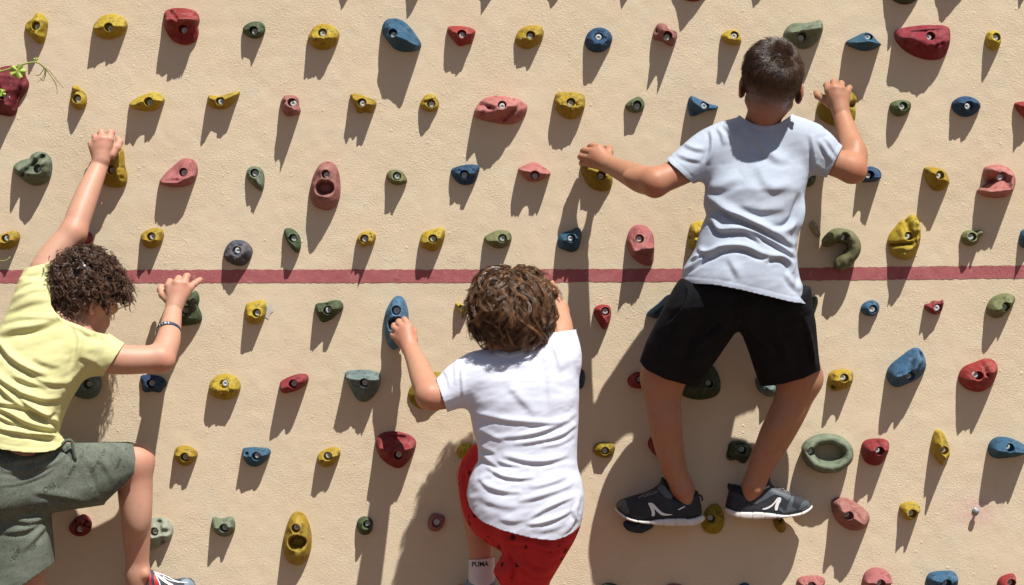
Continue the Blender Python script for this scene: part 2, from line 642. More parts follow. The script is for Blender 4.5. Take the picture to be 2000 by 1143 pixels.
def stucco(t, tc, ramp, noise, b):
    # fine grain, worm-like trowel marks and scattered crumbs
    n1 = noise(420, 5, 0.65)
    v = t.nodes.new('ShaderNodeTexVoronoi'); v.inputs['Scale'].default_value = 150
    v.inputs['Randomness'].default_value = 1
    t.links.new(tc.outputs['Object'], v.inputs['Vector'])
    n2 = noise(26, 6, 0.7)
    dist = t.nodes.new('ShaderNodeTexNoise')
    dist.inputs['Scale'].default_value = 140; dist.inputs['Detail'].default_value = 3
    dist.inputs['Distortion'].default_value = 2.2
    t.links.new(tc.outputs['Object'], dist.inputs['Vector'])
    # sparse crumbs: voronoi cells whose random colour is high
    v2 = t.nodes.new('ShaderNodeTexVoronoi'); v2.inputs['Scale'].default_value = 75
    t.links.new(tc.outputs['Object'], v2.inputs['Vector'])
    sepc = t.nodes.new('ShaderNodeSeparateColor'); t.links.new(v2.outputs['Color'], sepc.inputs[0])
    cr = t.nodes.new('ShaderNodeMath'); cr.operation = 'MULTIPLY'
    t.links.new(ramp(sepc.outputs[0], 0.90, 0.99), cr.inputs[0])
    t.links.new(ramp(v2.outputs['Distance'], 0.16, 0.34, 1, 0), cr.inputs[1])
    def add(a, bb, wa, wb):
        m1 = t.nodes.new('ShaderNodeMath'); m1.operation = 'MULTIPLY_ADD'
        t.links.new(a, m1.inputs[0]); m1.inputs[1].default_value = wa
        m2 = t.nodes.new('ShaderNodeMath'); m2.operation = 'MULTIPLY'
        t.links.new(bb, m2.inputs[0]); m2.inputs[1].default_value = wb
        t.links.new(m2.outputs[0], m1.inputs[2])
        return m1.outputs[0]
    h = add(n1.outputs[0], n2.outputs[0], 0.75, 1.1)
    one = t.nodes.new('ShaderNodeMath'); one.operation = 'ADD'; one.inputs[1].default_value = 0
    t.links.new(h, one.inputs[0])
    h = add(one.outputs[0], ramp(dist.outputs[0], 0.42, 0.66), 1.0, 0.55)
    h = add(h, cr.outputs[0], 1.0, 0.95)
    bp = t.nodes.new('ShaderNodeBump')
    t.links.new(ramp(noise(4.3, 4).outputs[0], 0.38, 0.62, 0.28, 0.60), bp.inputs['Strength'])
    bp.inputs['Distance'].default_value = 0.0016
    t.links.new(h, bp.inputs['Height'])
    t.links.new(bp.outputs[0], b.inputs['Normal'])

wall_mat = mat('cream_plaster', (0.615, 0.508, 0.365), 0.92, spec=0.2, layers=wall_layers)
def stripe_layers(t, tc, col, mix, ramp, noise, b):
    col = mix(col, (0.39, 0.15, 0.145), ramp(noise(45, 5).outputs[0], 0.42, 0.68, 0, 0.7))
    col = mix(col, (0.50, 0.36, 0.27), ramp(noise(34, 6, 0.7).outputs[0], 0.60, 0.66, 0, 0.45))
    col = mix(col, (0.24, 0.05, 0.065), ramp(noise(260, 3).outputs[0], 0.55, 0.72, 0, 0.6))
    stucco(t, tc, ramp, noise, b)
    return col
stripe_mat = mat('faded_red_paint', (0.34, 0.10, 0.105), 0.85, spec=0.2, layers=stripe_layers)

def wall_relief(x, z):
    return 0.0011 * fbm(x * 4.5, z * 4.5, 0 * x + 3.3, 3) + 0.00045 * fbm(x * 38, z * 38, 0 * x + 9.1, 2)
def build_wall(stain_spots):
    xs = np.concatenate((np.linspace(-4, -1.45, 12), np.arange(-1.4, 1.401, 0.0065), np.linspace(1.45, 4, 12)))
    zs = np.concatenate((np.linspace(-0.05, 0.55, 6), np.arange(0.58, 2.16, 0.0065), np.linspace(2.2, 3.4, 8)))
    X, Z = np.meshgrid(xs, zs)
    Y = -wall_relief(X, Z)
    V = np.stack((X.ravel(), Y.ravel(), Z.ravel()), 1)
    nx, nz = len(xs), len(zs)
    i = (np.arange(nz - 1)[:, None] * nx + np.arange(nx - 1)[None, :]).ravel()
    F = np.stack((i, i + 1, i + nx + 1, i + nx), 1)
    st = np.zeros(len(V)); pk = np.zeros(len(V))
    px, py, _ = to_px(V)
    for (x, y, r, a) in stain_spots:
        st += a * np.exp(-(((px - x) / r) ** 2 + ((py - y) / (r * 0.75)) ** 2))
    st *= 0.45 + 0.55 * np.clip(fbm(px / 30, py / 30, 0 * px, 2) + 0.4, 0, 1)
    pk += 0.8 * np.exp(-(((px - 1905) / 38) ** 2 + ((py - 1000) / 30) ** 4))
    # body of the wall behind the plaster face
    o = mesh_obj('climbing_wall', V, F, wall_mat, attrs={'stain': np.clip(st, 0, 0.75), 'pink': np.clip(pk, 0, 0.8)})
    bm = bmesh.new(); bm.from_mesh(o.data)
    be = [e for e in bm.edges if e.is_boundary]
    r = bmesh.ops.extrude_edge_only(bm, edges=be)
    vv = [g for g in r['geom'] if isinstance(g, bmesh.types.BMVert)]
    for v in vv: v.co.y = 0.30
    bmesh.ops.contextual_create(bm, geom=[e for e in bm.edges if e.is_boundary])
    bm.to_mesh(o.data); bm.free()
    tag(o, 'cream plastered outdoor climbing wall dotted with coloured holds', 'wall')
    # the painted stripe follows the plaster, a coat of paint proud of it
    xs = np.concatenate((np.linspace(-4, -1.44, 40), np.arange(-1.4, 1.4005, 0.004), np.linspace(1.44, 4, 40)))
    px = 1000 + xs / S
    mid_t = np.interp(px, [0, 1000, 1500, 2000], [527.5, 526.5, 524, 518.5])
    mid_b = np.interp(px, [0, 1000, 1500, 2000], [553, 552, 549, 543.5])
    rg = np.random.default_rng(5)
    jt = mid_t + 0.8 * fbm(px / 6, 0 * px, 0 * px + 1, 2)
    jb = mid_b + 0.8 * fbm(px / 6, 0 * px + 8, 0 * px + 1, 2)
    V = []
    n = 9
    for k in range(n):
        yy = jt + (jb - jt) * k / (n - 1)
        z = Z0 + (571.5 - yy) * S
        V.append(np.stack((xs, -wall_relief(xs, z) - 0.0009, z), 1))
    V = np.concatenate(V)
    m = len(xs)
    i = (np.arange(n - 1)[:, None] * m + np.arange(m - 1)[None, :]).ravel()
    F = np.stack((i, i + m, i + m + 1, i + 1), 1)
    mesh_obj('painted_stripe', V, F, stripe_mat, o)
    return o
# ------------------------------------------------------------------ climbing holds
def paint(name, base, worn, dark, bump=0.85):
    base, worn, dark = (tuple(v * 0.68 for v in c) for c in (base, worn, dark))
    def layers(t, tc, col, mix, ramp, noise, b):
        oi = t.nodes.new('ShaderNodeObjectInfo')
        # chalked and rubbed patches, dark grime, fine pits
        col = mix(base, worn, ramp(noise(30, 6, 0.6).outputs[0], 0.47, 0.58, 0, 0.75))
        col = mix(col, dark, ramp(noise(55, 6, 0.65).outputs[0], 0.52, 0.60, 0, 0.75))
        g = t.nodes.new('ShaderNodeNewGeometry')
        col = mix(col, worn, ramp(g.outputs['Pointiness'], 0.51, 0.57, 0, 0.6))
        col = mix(col, dark, ramp(g.outputs['Pointiness'], 0.485, 0.44, 0, 0.8))
        col = mix(col, dark, ramp(noise(520, 2).outputs[0], 0.6, 0.72, 0, 0.55))
        hs = t.nodes.new('ShaderNodeHueSaturation')
        t.links.new(ramp(oi.outputs['Random'], 0, 1, 0.493, 0.507), hs.inputs['Hue'])
        t.links.new(ramp(oi.outputs['Random'], 0, 1, 0.85, 1.12), hs.inputs['Value'])
        hs.inputs['Saturation'].default_value = 1.0
        t.links.new(col, hs.inputs['Color'])
        return hs.outputs[0]
    return mat(name, base, 0.75, spec=0.18, bump=bump, bscale=420, bdist=0.0012, layers=layers)
PAINT = {
    'y': paint('yellow_resin', (0.464, 0.315, 0.029), (0.530, 0.397, 0.083), (0.215, 0.141, 0.017)),
    'o': paint('olive_yellow_resin', (0.357, 0.255, 0.025), (0.425, 0.323, 0.068), (0.170, 0.119, 0.013)),
    'r': paint('red_resin', (0.321, 0.034, 0.041), (0.389, 0.097, 0.093), (0.165, 0.019, 0.022)),
    'd': paint('dark_red_resin', (0.27, 0.032, 0.040), (0.37, 0.105, 0.105), (0.16, 0.02, 0.025)),
    'p': paint('pink_resin', (0.466, 0.167, 0.158), (0.528, 0.238, 0.216), (0.334, 0.079, 0.079)),
    'm': paint('dull_pink_resin', (0.356, 0.147, 0.134), (0.412, 0.199, 0.176), (0.221, 0.069, 0.063)),
    'b': paint('blue_resin', (0.042, 0.118, 0.205), (0.095, 0.185, 0.265), (0.015, 0.045, 0.10)),
    'q': paint('dark_blue_resin', (0.03, 0.075, 0.165), (0.07, 0.135, 0.22), (0.012, 0.03, 0.075)),
    'v': paint('maroon_resin', (0.17, 0.02, 0.034), (0.25, 0.06, 0.07), (0.09, 0.012, 0.02)),
    'n': paint('navy_resin', (0.025, 0.05, 0.12), (0.07, 0.12, 0.22), (0.012, 0.022, 0.05)),
    'c': paint('sky_blue_resin', (0.100, 0.214, 0.367), (0.160, 0.275, 0.406), (0.046, 0.107, 0.207)),
    't': paint('teal_grey_resin', (0.160, 0.220, 0.220), (0.272, 0.336, 0.320), (0.080, 0.120, 0.120)),
    'g': paint('green_resin', (0.136, 0.174, 0.085), (0.212, 0.255, 0.149), (0.064, 0.085, 0.038)),
    's': paint('sage_resin', (0.182, 0.219, 0.145), (0.255, 0.285, 0.213), (0.091, 0.112, 0.067)),
    'k': paint('dark_green_resin', (0.068, 0.095, 0.050), (0.153, 0.184, 0.108), (0.032, 0.045, 0.023)),
    'l': paint('olive_resin', (0.188, 0.196, 0.088), (0.272, 0.272, 0.152), (0.096, 0.100, 0.040)),
    'w': paint('pale_sage_resin', (0.374, 0.399, 0.306), (0.459, 0.476, 0.391), (0.230, 0.255, 0.178)),
    'u': paint('mauve_grey_resin', (0.085, 0.095, 0.115), (0.20, 0.155, 0.16), (0.03, 0.05, 0.075)),
    'e': paint('beige_chip', (0.40, 0.31, 0.20), (0.48, 0.39, 0.26), (0.26, 0.19, 0.12)),
}
bolt_mat = mat('zinc_bolt', (0.50, 0.52, 0.50), 0.5, (0.36, 0.37, 0.36), 300, spec=0.35)
TILE = {'A': (0, 0), 'B': (480, 0), 'C': (960, 0), 'D': (1480, 0), 'E': (0, 380), 'F': (480, 380), 'G': (960, 380), 'H': (1480, 380),
        'I': (0, 753), 'J': (480, 753), 'K': (960, 753), 'L': (1480, 753), 'x': None}
def T(tile, p):
    if tile == 'x': return (float(p[0]), float(p[1]))
    o = TILE[tile]
    return (o[0] + p[0] / 2.9308, o[1] + p[1] / 2.9308)

def bolt_mesh():
    # socket head: chamfered disc with a recessed hexagon
    R, n = 6.0 * S, 18
    prof = [(1.0, 3.0), (1.0, 0.6), (0.86, 0.0), (0.52, 0.0)]
    V, F = [], []
    for r, y in prof:
        for i in range(n):
            a = 2 * math.pi * i / n
            V.append((R * r * math.cos(a), y * S, R * r * math.sin(a)))
    for k in range(len(prof) - 1):
        for i in range(n):
            j = (i + 1) % n
            F.append((k * n + i, (k + 1) * n + i, (k + 1) * n + j, k * n + j)[::-1])
    b = len(V)
    for y in (0.0, 1.6):
        for i in range(n):
            a = 2 * math.pi * i / n
            hexr = 0.44 * math.cos(math.pi / 6) / math.cos((a % (math.pi / 3)) - math.pi / 6)
            V.append((R * hexr * math.cos(a), y * S, R * hexr * math.sin(a)))
    for i in range(n):
        j = (i + 1) % n
        F.append((3 * n + i, b + i, b + j, 3 * n + j)[::-1])
        F.append((b + i, b + n + i, b + n + j, b + j)[::-1])
    F.append(tuple(b + n + i for i in range(n)))
    me = raw_mesh('bolt', V, F)
    me.materials.append(bolt_mat)
    return me
BOLT = bolt_mesh()
def add_bolt(parent, px, py, d, sc=1.0):
    o = bpy.data.objects.new('bolt', BOLT)
    COL.objects.link(o)
    q = P(px, py, d)
    o.parent = parent
    o.location = Vector(q) - world_loc(parent)
    o.scale = (sc, 1, sc)
    o.rotation_euler = (0, random.uniform(0, 6), 0)
    return o

STAINS = []
GROUP = 'resin climbing holds bolted to the wall'
hold_i = 0
def hold(tile, col, bolt, out, peak, H, label, a=1.25, b=0.95, rough=1.0, edge=6, feats=(), hole=8.4, sink=15, boltd=None, group=GROUP, bump=2.6):
    """outline, bolt and ridge in tile pixels; H height in photo px; feats: ('b', x, y, rx, ry, h) mound / dent, ('c', x0, y0, x1, y1, w, h) crease / ridge"""
    global hold_i
    hold_i += 1
    H = 6 + (H - 6) * 0.84
    sc = 1.0 if tile == 'x' else 1 / 2.9308
    poly = smooth_poly([T(tile, p) for p in out], 2)
    pk = [(x, y + (4 if bolt and not any(f[0] == 'p' for f in feats) else 0)) for x, y in (T(tile, p) for p in peak)]
    bo = T(tile, bolt) if bolt else None
    c = np.array(bo if bo else np.mean(pk, 0))
    if not poly_sd(np.array([c[0]]), np.array([c[1]]), poly)[0] < -2:
        c = np.mean(poly, 0)
    N = 72
    ang = np.arange(N) * 2 * math.pi / N
    R = np.zeros(N)
    for k, t in enumerate(ang):
        dx, dy = math.cos(t), math.sin(t)
        best = None
        for i in range(len(poly)):
            p, q = poly[i] - c, poly[(i + 1) % len(poly)] - c
            ex, ey = q - p
            den = dx * ey - dy * ex
            if abs(den) < 1e-9: continue
            s = (p[0] * ey - p[1] * ex) / den
            u = (p[0] * dy - p[1] * dx) / den
            if s > 0 and -1e-6 <= u <= 1 + 1e-6:
                if best is None or s > best: best = s
        R[k] = best or 5
    rings = []
    if bo is not None:
        for f in (0.0, 0.45, 0.80, 0.97, 1.0, 1.10, 1.28):
            rings.append(np.minimum(np.full(N, hole * f), R * (0.55 + 0.1 * f)))
    r0 = rings[-1] if rings else np.zeros(N)
    M = 15
    for k in range(0 if not rings else 1, M + 1):
        t = 1 - (1 - k / M) ** 1.35
        rings.append(r0 + (R - r0) * t)
    rings = np.array(rings)
    X = c[0] + rings * np.cos(ang); Y = c[1] + rings * np.sin(ang)
    sd = np.maximum(-poly_sd(X, Y, poly), 0)
    ds = np.full(X.shape, 1e9)
    if len(pk) == 1: pk = pk * 2
    for p, q in zip(pk, pk[1:]):
        ds = np.minimum(ds, seg_dist(X, Y, p, q)[0])
    t = ds / (ds + sd + 1e-6)
    prof = np.clip(1 - t ** a, 0, 1) ** b
    sx = hold_i * 7.77
    n1 = fbm(X / 24 + sx, Y / 24, 0 * X + sx, 2)
    n2 = fbm(X / 8 + sx, Y / 8, 0 * X, 2)
    n3 = fbm(X / 3.2 + sx, Y / 3.2, 0 * X, 2)
    # planes knocked off the resin: quantised slope from ridged noise
    n4 = np.abs(fbm(X / 17 + 3 * sx, Y / 17, 0 * X + 2, 1))
    env = np.clip(prof * 1.6, 0, 1)
    h = edge + (H - edge) * prof + env * (bump * 1.1 * n1 + rough * 1.6 * n2 + rough * 0.7 * n3 - bump * 2.0 * n4)
    for f in feats:
        if f[0] == 'b':
            x, y = T(tile, f[1:3])
            h = h + f[5] * np.exp(-(((X - x) / (f[3] * sc)) ** 2 + ((Y - y) / (f[4] * sc)) ** 2)) * np.clip(prof * 3, 0, 1)
        elif f[0] == 'p':      # pocket: flat bottomed hole with a crisp lip
            x, y = T(tile, f[1:3])
            q = np.sqrt(((X - x) / (f[3] * sc)) ** 2 + ((Y - y) / (f[4] * sc)) ** 2)
            h = h - (h - f[5]) * (1 - sstep(0.82, 1.06, q)) + 3.5 * np.exp(-((q - 1.18) / 0.16) ** 2)
        elif f[0] == 'c':
            d_, tt = seg_dist(X, Y, T(tile, f[1:3]), T(tile, f[3:5]))
            h = h + f[6] * np.exp(-(d_ / (f[5] * sc)) ** 2) * np.clip(prof * 3, 0, 1)
        elif f[0] == 's':      # step: everything below the line sits lower (h) over a width w
            p, q = np.array(T(tile, f[1:3])), np.array(T(tile, f[3:5]))
            e = (q - p) / np.linalg.norm(q - p)
            sdl = (X - p[0]) * -e[1] + (Y - p[1]) * e[0]
            h = h + f[6] * sstep(-f[5] * sc, f[5] * sc, sdl) * np.clip(prof * 2, 0, 1)
    h = np.maximum(h, 2.0)
    nh = 0
    bd = None
    if bo is not None:
        rimh = float(np.mean(h[4]))
        flo = max(rimh - sink, 2.5)
        lvl = h[4].copy() * 0.4 + rimh * 0.6
        h[0:3] = flo
        h[3] = flo + 1.0
        h[4] = lvl - 1.2
        h[5] = 0.5 * h[5] + 0.5 * lvl + 0.6
        bd = flo + 0.5 * min(sink, rimh - 2)
    # skirt down into the plaster
    X = np.vstack((X, X[-1])); Y = np.vstack((Y, Y[-1])); h = np.vstack((h, np.full(N, -3.0)))
    h[-2] = np.maximum(h[-2] * 0 + edge * 0.75 + 0.8 * n2[-1], 1.5)
    k = len(X)
    k_ = (DIST - h * S) / DIST
    # built square to the wall: the outline keeps its wall position
    VX = (X - 1000) * S; VZ = Z0 + (571.5 - Y) * S; VY = -h * S
    V = np.stack((VX.ravel(), VY.ravel(), VZ.ravel()), 1)
    F = []
    for i in range(k - 1):
        for j in range(N):
            jj = (j + 1) % N
            F.append((i * N + j, i * N + jj, (i + 1) * N + jj, (i + 1) * N + j))
    base = P(*np.mean(poly, 0), 0)
    root = empty('climbing_hold', base)
    tag(root, label, 'climbing hold', group)
    body = mesh_obj('hold_body', V, np.array(F), PAINT[col], root)
    if bo is not None:
        add_bolt(root, bo[0], bo[1], bd if boltd is None else boltd, hole / 8.2)
    y0 = poly[:, 1].min()
    STAINS.append((poly[:, 0].mean() + 4, y0 - 2, 22 + 0.25 * np.ptp(poly[:, 0]), 0.24 if rng.random() < .6 else 0.08))
    return root
def tube_hold(tile, col, bolt, path, rad, H, label, closed=False, flat=0.72):
    """a hook or ring: thick rope of resin lying on the wall"""
    global hold_i
    hold_i += 1
    pts = [T(tile, p) for p in path]
    sc = 1 / 2.9308
    if closed:
        q = smooth_poly(pts, 3)
    else:
        q = spline(pts, 40)
    n = len(q)
    r = np.interp(np.linspace(0, 1, n), np.linspace(0, 1, len(rad)), rad) * sc
    if not closed:
        e = np.minimum(np.arange(n), np.arange(n)[::-1]) / n
        r = r * np.clip(np.sqrt(e * 14 + 0.03), 0, 1)
    hh = np.interp(np.linspace(0, 1, n), np.linspace(0, 1, len(H)), H)
    sides = 24
    V, F = [], []
    for i in range(n):
        if closed: tg = q[(i + 1) % n] - q[i - 1]
        else: tg = q[min(i + 1, n - 1)] - q[max(i - 1, 0)]
        tg = tg / (np.linalg.norm(tg) + 1e-9)
        nx, ny = -tg[1], tg[0]
        for s in range(sides):
            a = 2 * math.pi * s / sides
            u, v = math.cos(a), math.sin(a)
            rr = r[i] * (1 + 0.10 * mnoise.noise(Vector((q[i][0] / 14 + hold_i, q[i][1] / 14, a))) + 0.04 * mnoise.noise(Vector((q[i][0] / 4, q[i][1] / 4, 4 * a))))
            V.append(((q[i][0] + nx * rr * u - 1000) * S, -(hh[i] * 0.5 + hh[i] * 0.56 * v * rr / r[i]) * S, Z0 + (571.5 - (q[i][1] + ny * rr * u)) * S))
    V = np.array(V)
    m = n if closed else n - 1
    for i in range(m):
        j = (i + 1) % n
        for s in range(sides):
            t = (s + 1) % sides
            F.append((i * sides + s, j * sides + s, j * sides + t, i * sides + t))
    if not closed:
        F.append(tuple(range(sides))); F.append(tuple((n - 1) * sides + s for s in range(sides))[::-1])
    # bolt hole: push the surface in round the bolt
    b = np.array(T(tile, bolt))
    px, py = 1000 + V[:, 0] / S, 571.5 - (V[:, 2] - Z0) / S
    dd = np.hypot(px - b[0], py - b[1])
    front = V[:, 1] < -10 * S
    V[:, 1] += np.where(front, (1 - sstep(6.5, 9.0, dd)) * 13 * S, 0)
    root = empty('climbing_hold', P(*np.mean(q, 0), 0))
    tag(root, label, 'climbing hold', GROUP)
    mesh_obj('hold_body', V, F, PAINT[col], root)
    add_bolt(root, b[0], b[1], max(hh) - 8, 1.0)
    return root

B, C_, P_ = 'b', 'c', 'p'
# --- row just above the photograph: only their shadows (and one or two undersides) show
for x, y, r, hh in ((-22, -52, 40, 40), (690, -82, 40, 50), (818, -64, 36, 52), (962, -66, 36, 52), (1097, -78, 42, 52), (1238, -84, 40, 52),
                    (1492, -74, 38, 46), (1862, -48, 42, 52), (2012, -78, 34, 50)):
    rr = [r * random.uniform(.75, 1.1) for _ in range(9)]
    hold('x', 'y', (x, y), [(x + rr[i] * math.cos(i * .698), y + .8 * rr[i] * math.sin(i * .698)) for i in range(9)], [(x, y + 8)], hh,
         'climbing hold just above the photo\'s top edge, only its shadow showing', group='holds out of sight above the top row')
hold('x', 'd', (1352, -45), [(1315, -60), (1350, -75), (1385, -62), (1396, -30), (1372, 0), (1352, 5), (1325, -4), (1308, -35)], [(1350, -25)], 48,
     'red climbing hold cut by the top edge, up left of the tall boy\'s head')
hold('x', 'k', (1762, -30), [(1730, -50), (1770, -62), (1800, -45), (1797, -8), (1782, 8), (1757, 10), (1735, -5), (1722, -30)], [(1762, -10)], 60,
     'dark green climbing hold cut by the top edge, above the wide red hold')
# --- tile A
hold('A', 'y', (218, 157), [(222, 70), (255, 88), (278, 125), (272, 180), (262, 225), (248, 256), (212, 248), (185, 212), (152, 188), (143, 155), (158, 125), (190, 108), (205, 82)],
     [(225, 120), (225, 200)], 40, 'yellow upright tapering hold in the top left corner of the wall', feats=((B, 175, 145, 30, 20, -6), (C_, 160, 190, 265, 215, 10, 4)))
hold('A', 'y', (635, 165), [(625, 80), (680, 85), (720, 110), (738, 150), (710, 195), (660, 222), (600, 228), (560, 210), (535, 180), (532, 155), (560, 115), (590, 92)],
     [(560, 160), (635, 145), (715, 150)], 42, 'yellow shell-shaped hold with a level ridge, left of the two-part red hold', a=1.2)
hold('A', 'd', (1057, 175), [(965, 50), (1050, 45), (1120, 62), (1140, 90), (1145, 125), (1132, 145), (1140, 185), (1128, 235), (1075, 262), (1005, 250), (960, 200), (937, 145), (942, 110), (935, 80)],
     [(975, 115), (1130, 118)], 58, 'large red two-part hold split by a dark crack, in the top row', feats=((C_, 985, 72, 1032, 128, 9, -13), (C_, 1032, 128, 1135, 122, 8, 7), (B, 1050, 200, 60, 35, -10)), a=1.3)
hold('A', 'k', (1458, 182), [(1480, 122), (1510, 135), (1522, 170), (1510, 205), (1470, 225), (1425, 215), (1390, 190), (1392, 155), (1430, 130)],
     [(1440, 165), (1490, 180)], 34, 'small dark green hold in the top row, right of the two-part red hold', rough=1.6)
hold('A', 'v', (38, 555), [(40, 375), (110, 380), (145, 410), (148, 440), (172, 475), (160, 520), (125, 560), (105, 600), (100, 645), (70, 670), (20, 662), (-60, 640), (-110, 560), (-90, 450), (-30, 400)],
     [(30, 440), (55, 600)], 52, 'big dark red hold cut by the left edge, under the vine shoot', feats=((C_, 145, 440, 90, 620, 9, -9), (C_, 20, 455, 70, 460, 8, -4), (B, 150, 490, 25, 40, 6)))
hold('A', 'y', (450, 570), [(412, 505), (420, 490), (445, 488), (457, 505), (485, 525), (500, 560), (498, 600), (470, 632), (430, 625), (400, 590), (405, 550), (418, 528)],
     [(450, 580)], 40, 'small yellow hold with a round knob on its top left', feats=((B, 434, 508, 20, 20, 24), (C_, 412, 532, 460, 525, 8, -6)))
hold('A', 'y', (862, 588), [(895, 525), (925, 545), (952, 575), (925, 600), (900, 630), (850, 640), (790, 632), (740, 610), (738, 600), (775, 565), (830, 540)],
     [(770, 600), (870, 565), (935, 575)], 48, 'yellow leaf-shaped faceted hold above the raised hand of the yellow shirted boy', a=1.15)
hold('A', 'y', (1267, 583), [(1210, 540), (1235, 555), (1290, 545), (1370, 518), (1378, 530), (1355, 570), (1320, 610), (1270, 630), (1215, 618), (1185, 595), (1190, 555)],
     [(1215, 560), (1270, 580), (1355, 540)], 44, 'yellow hold with a long horn pointing to the upper right', a=1.2, feats=((B, 1212, 560, 18, 22, 6),))
hold('A', 's', (233, 972), [(215, 868), (255, 868), (285, 890), (302, 930), (300, 985), (285, 1035), (240, 1060), (195, 1065), (150, 1045), (115, 1015), (80, 985), (75, 955), (100, 930), (140, 912), (175, 908), (180, 885)],
     [(130, 975), (220, 990), (265, 930)], 56, 'large sage green hold with a diagonal dark groove, near the left edge', feats=((C_, 250, 900, 140, 1000, 15, -20), (B, 240, 1000, 50, 40, 4)))
hold('A', 'y', (645, 975), [(690, 840), (712, 870), (715, 930), (720, 965), (733, 1010), (725, 1060), (690, 1075), (640, 1075), (590, 1060), (560, 1000), (585, 920), (640, 860)],
     [(660, 900), (690, 1000)], 46, 'yellow hold gripped by the raised hand of the yellow shirted boy', feats=((B, 705, 1020, 12, 12, -10), (C_, 690, 960, 715, 965, 8, -5)), hole=8)
hold('A', 'p', (1057, 990), [(1075, 903), (1115, 915), (1135, 960), (1130, 1010), (1100, 1055), (1045, 1072), (980, 1072), (910, 1055), (915, 1035), (950, 990), (1000, 945), (1040, 912)],
     [(940, 1040), (1030, 1040), (1110, 1000)], 46, 'smooth pink teardrop hold pointing down to the left', a=1.3, rough=0.5)
# --- tile B
hold('B', 's', (55, 993), [(40, 950), (80, 955), (105, 985), (110, 1040), (100, 1100), (75, 1090), (40, 1060), (10, 1030), (2, 990), (15, 965)],
     [(50, 1000), (85, 1050)], 40, 'small sage green pointed hold between the pink teardrop and the pink pocket hold', feats=((C_, 60, 1020, 75, 1085, 9, -6),))
hold('B', 'y', (443, 193), [(440, 133), (490, 145), (530, 175), (540, 200), (525, 250), (490, 280), (430, 290), (380, 270), (350, 225), (370, 190), (390, 155)],
     [(400, 215), (500, 215)], 44, 'yellow rounded hold left of the big blue hold in the top row', rough=1.8, feats=((B, 443, 180, 40, 26, -7),))
hold('B', 'b', (847, 202), [(865, 105), (910, 125), (950, 165), (985, 215), (1012, 260), (990, 290), (915, 302), (850, 285), (825, 250), (790, 210), (776, 165), (795, 120), (825, 107)],
     [(840, 200), (920, 230), (985, 268)], 66, 'large blue hold tapering down to the right, in the top row', a=1.3, rough=0.6, feats=((C_, 850, 130, 960, 210, 14, -4),))
hold('B', 'r', (1238, 203), [(1190, 150), (1250, 152), (1310, 165), (1318, 190), (1300, 215), (1300, 250), (1265, 255), (1220, 270), (1195, 240), (1165, 205), (1150, 175), (1160, 152)],
     [(1190, 180), (1240, 200), (1290, 190)], 42, 'red jagged hold in the top row, right of the big blue hold', rough=1.6)
hold('B', 'm', (272, 593), [(225, 545), (280, 545), (305, 565), (305, 610), (318, 630), (310, 655), (280, 660), (245, 672), (215, 650), (200, 610), (200, 580), (215, 560)],
     [(255, 590), (290, 630)], 58, 'small rough dull pink hold in the second row, lumpy all over', rough=3.4, feats=((B, 230, 570, 14, 14, 8), (B, 290, 640, 16, 12, 8), (B, 265, 640, 12, 12, -6)))
hold('B', 'y', (670, 593), [(605, 535), (645, 538), (700, 560), (745, 575), (752, 600), (735, 620), (720, 655), (690, 640), (640, 655), (625, 610), (600, 575), (597, 545)],
     [(620, 560), (670, 590), (730, 595)], 46, 'yellow three-pointed hold in the second row with a notch at its foot', rough=1.4, feats=((C_, 680, 620, 695, 650, 9, -6),))
hold('B', 'y', (1063, 598), [(1050, 535), (1085, 548), (1108, 585), (1105, 620), (1070, 645), (1020, 635), (992, 610), (1005, 575), (1030, 545)],
     [(1050, 600)], 36, 'small yellow rounded hold just left of the large grooved pink hold', feats=((C_, 1028, 575, 1075, 560, 10, 6), (C_, 1035, 588, 1070, 578, 7, -6)))
hold('B', 'p', (1468, 610), [(1400, 548), (1470, 550), (1530, 560), (1590, 580), (1618, 610), (1600, 660), (1560, 705), (1500, 715), (1430, 705), (1360, 690), (1300, 670), (1310, 625), (1345, 575)],
     [(1340, 640), (1440, 600), (1540, 610)], 62, 'large pink hold with deep diagonal grooves in the second row', rough=0.7,
     feats=((C_, 1340, 600, 1400, 625, 14, -14), (C_, 1400, 625, 1340, 660, 12, -12), (C_, 1480, 690, 1580, 600, 14, -12), (C_, 1370, 680, 1480, 630, 16, 8)))
hold('B', 'm', (465, 1003), [(470, 922), (510, 935), (535, 985), (545, 1060), (540, 1140), (520, 1180), (480, 1207), (430, 1200), (390, 1180), (365, 1130), (370, 1070), (385, 1010), (410, 960), (435, 932)],
     [(465, 1000), (455, 1145)], 56, 'tall dull pink oval hold with a deep finger pocket', rough=0.6, b=0.7, feats=((P_, 460, 1080, 52, 42, 12), (C_, 400, 1060, 400, 1120, 14, 5)))
hold('B', 'l', (868, 1010), [(840, 970), (890, 975), (920, 1015), (928, 1045), (890, 1062), (840, 1058), (808, 1030), (803, 1000), (820, 980)],
     [(850, 1020), (890, 1030)], 40, 'small olive hold in the third row, level with the tall pink pocket hold')
hold('B', 'q', (1252, 1003), [(1190, 960), (1270, 940), (1335, 945), (1342, 965), (1325, 1010), (1310, 1050), (1265, 1062), (1220, 1055), (1180, 1010), (1172, 975)],
     [(1220, 990), (1300, 985)], 42, 'rough deep blue hold below the large grooved pink hold', rough=2.6, feats=((B, 1300, 975, 16, 16, -8), (B, 1220, 965, 20, 8, 4)))
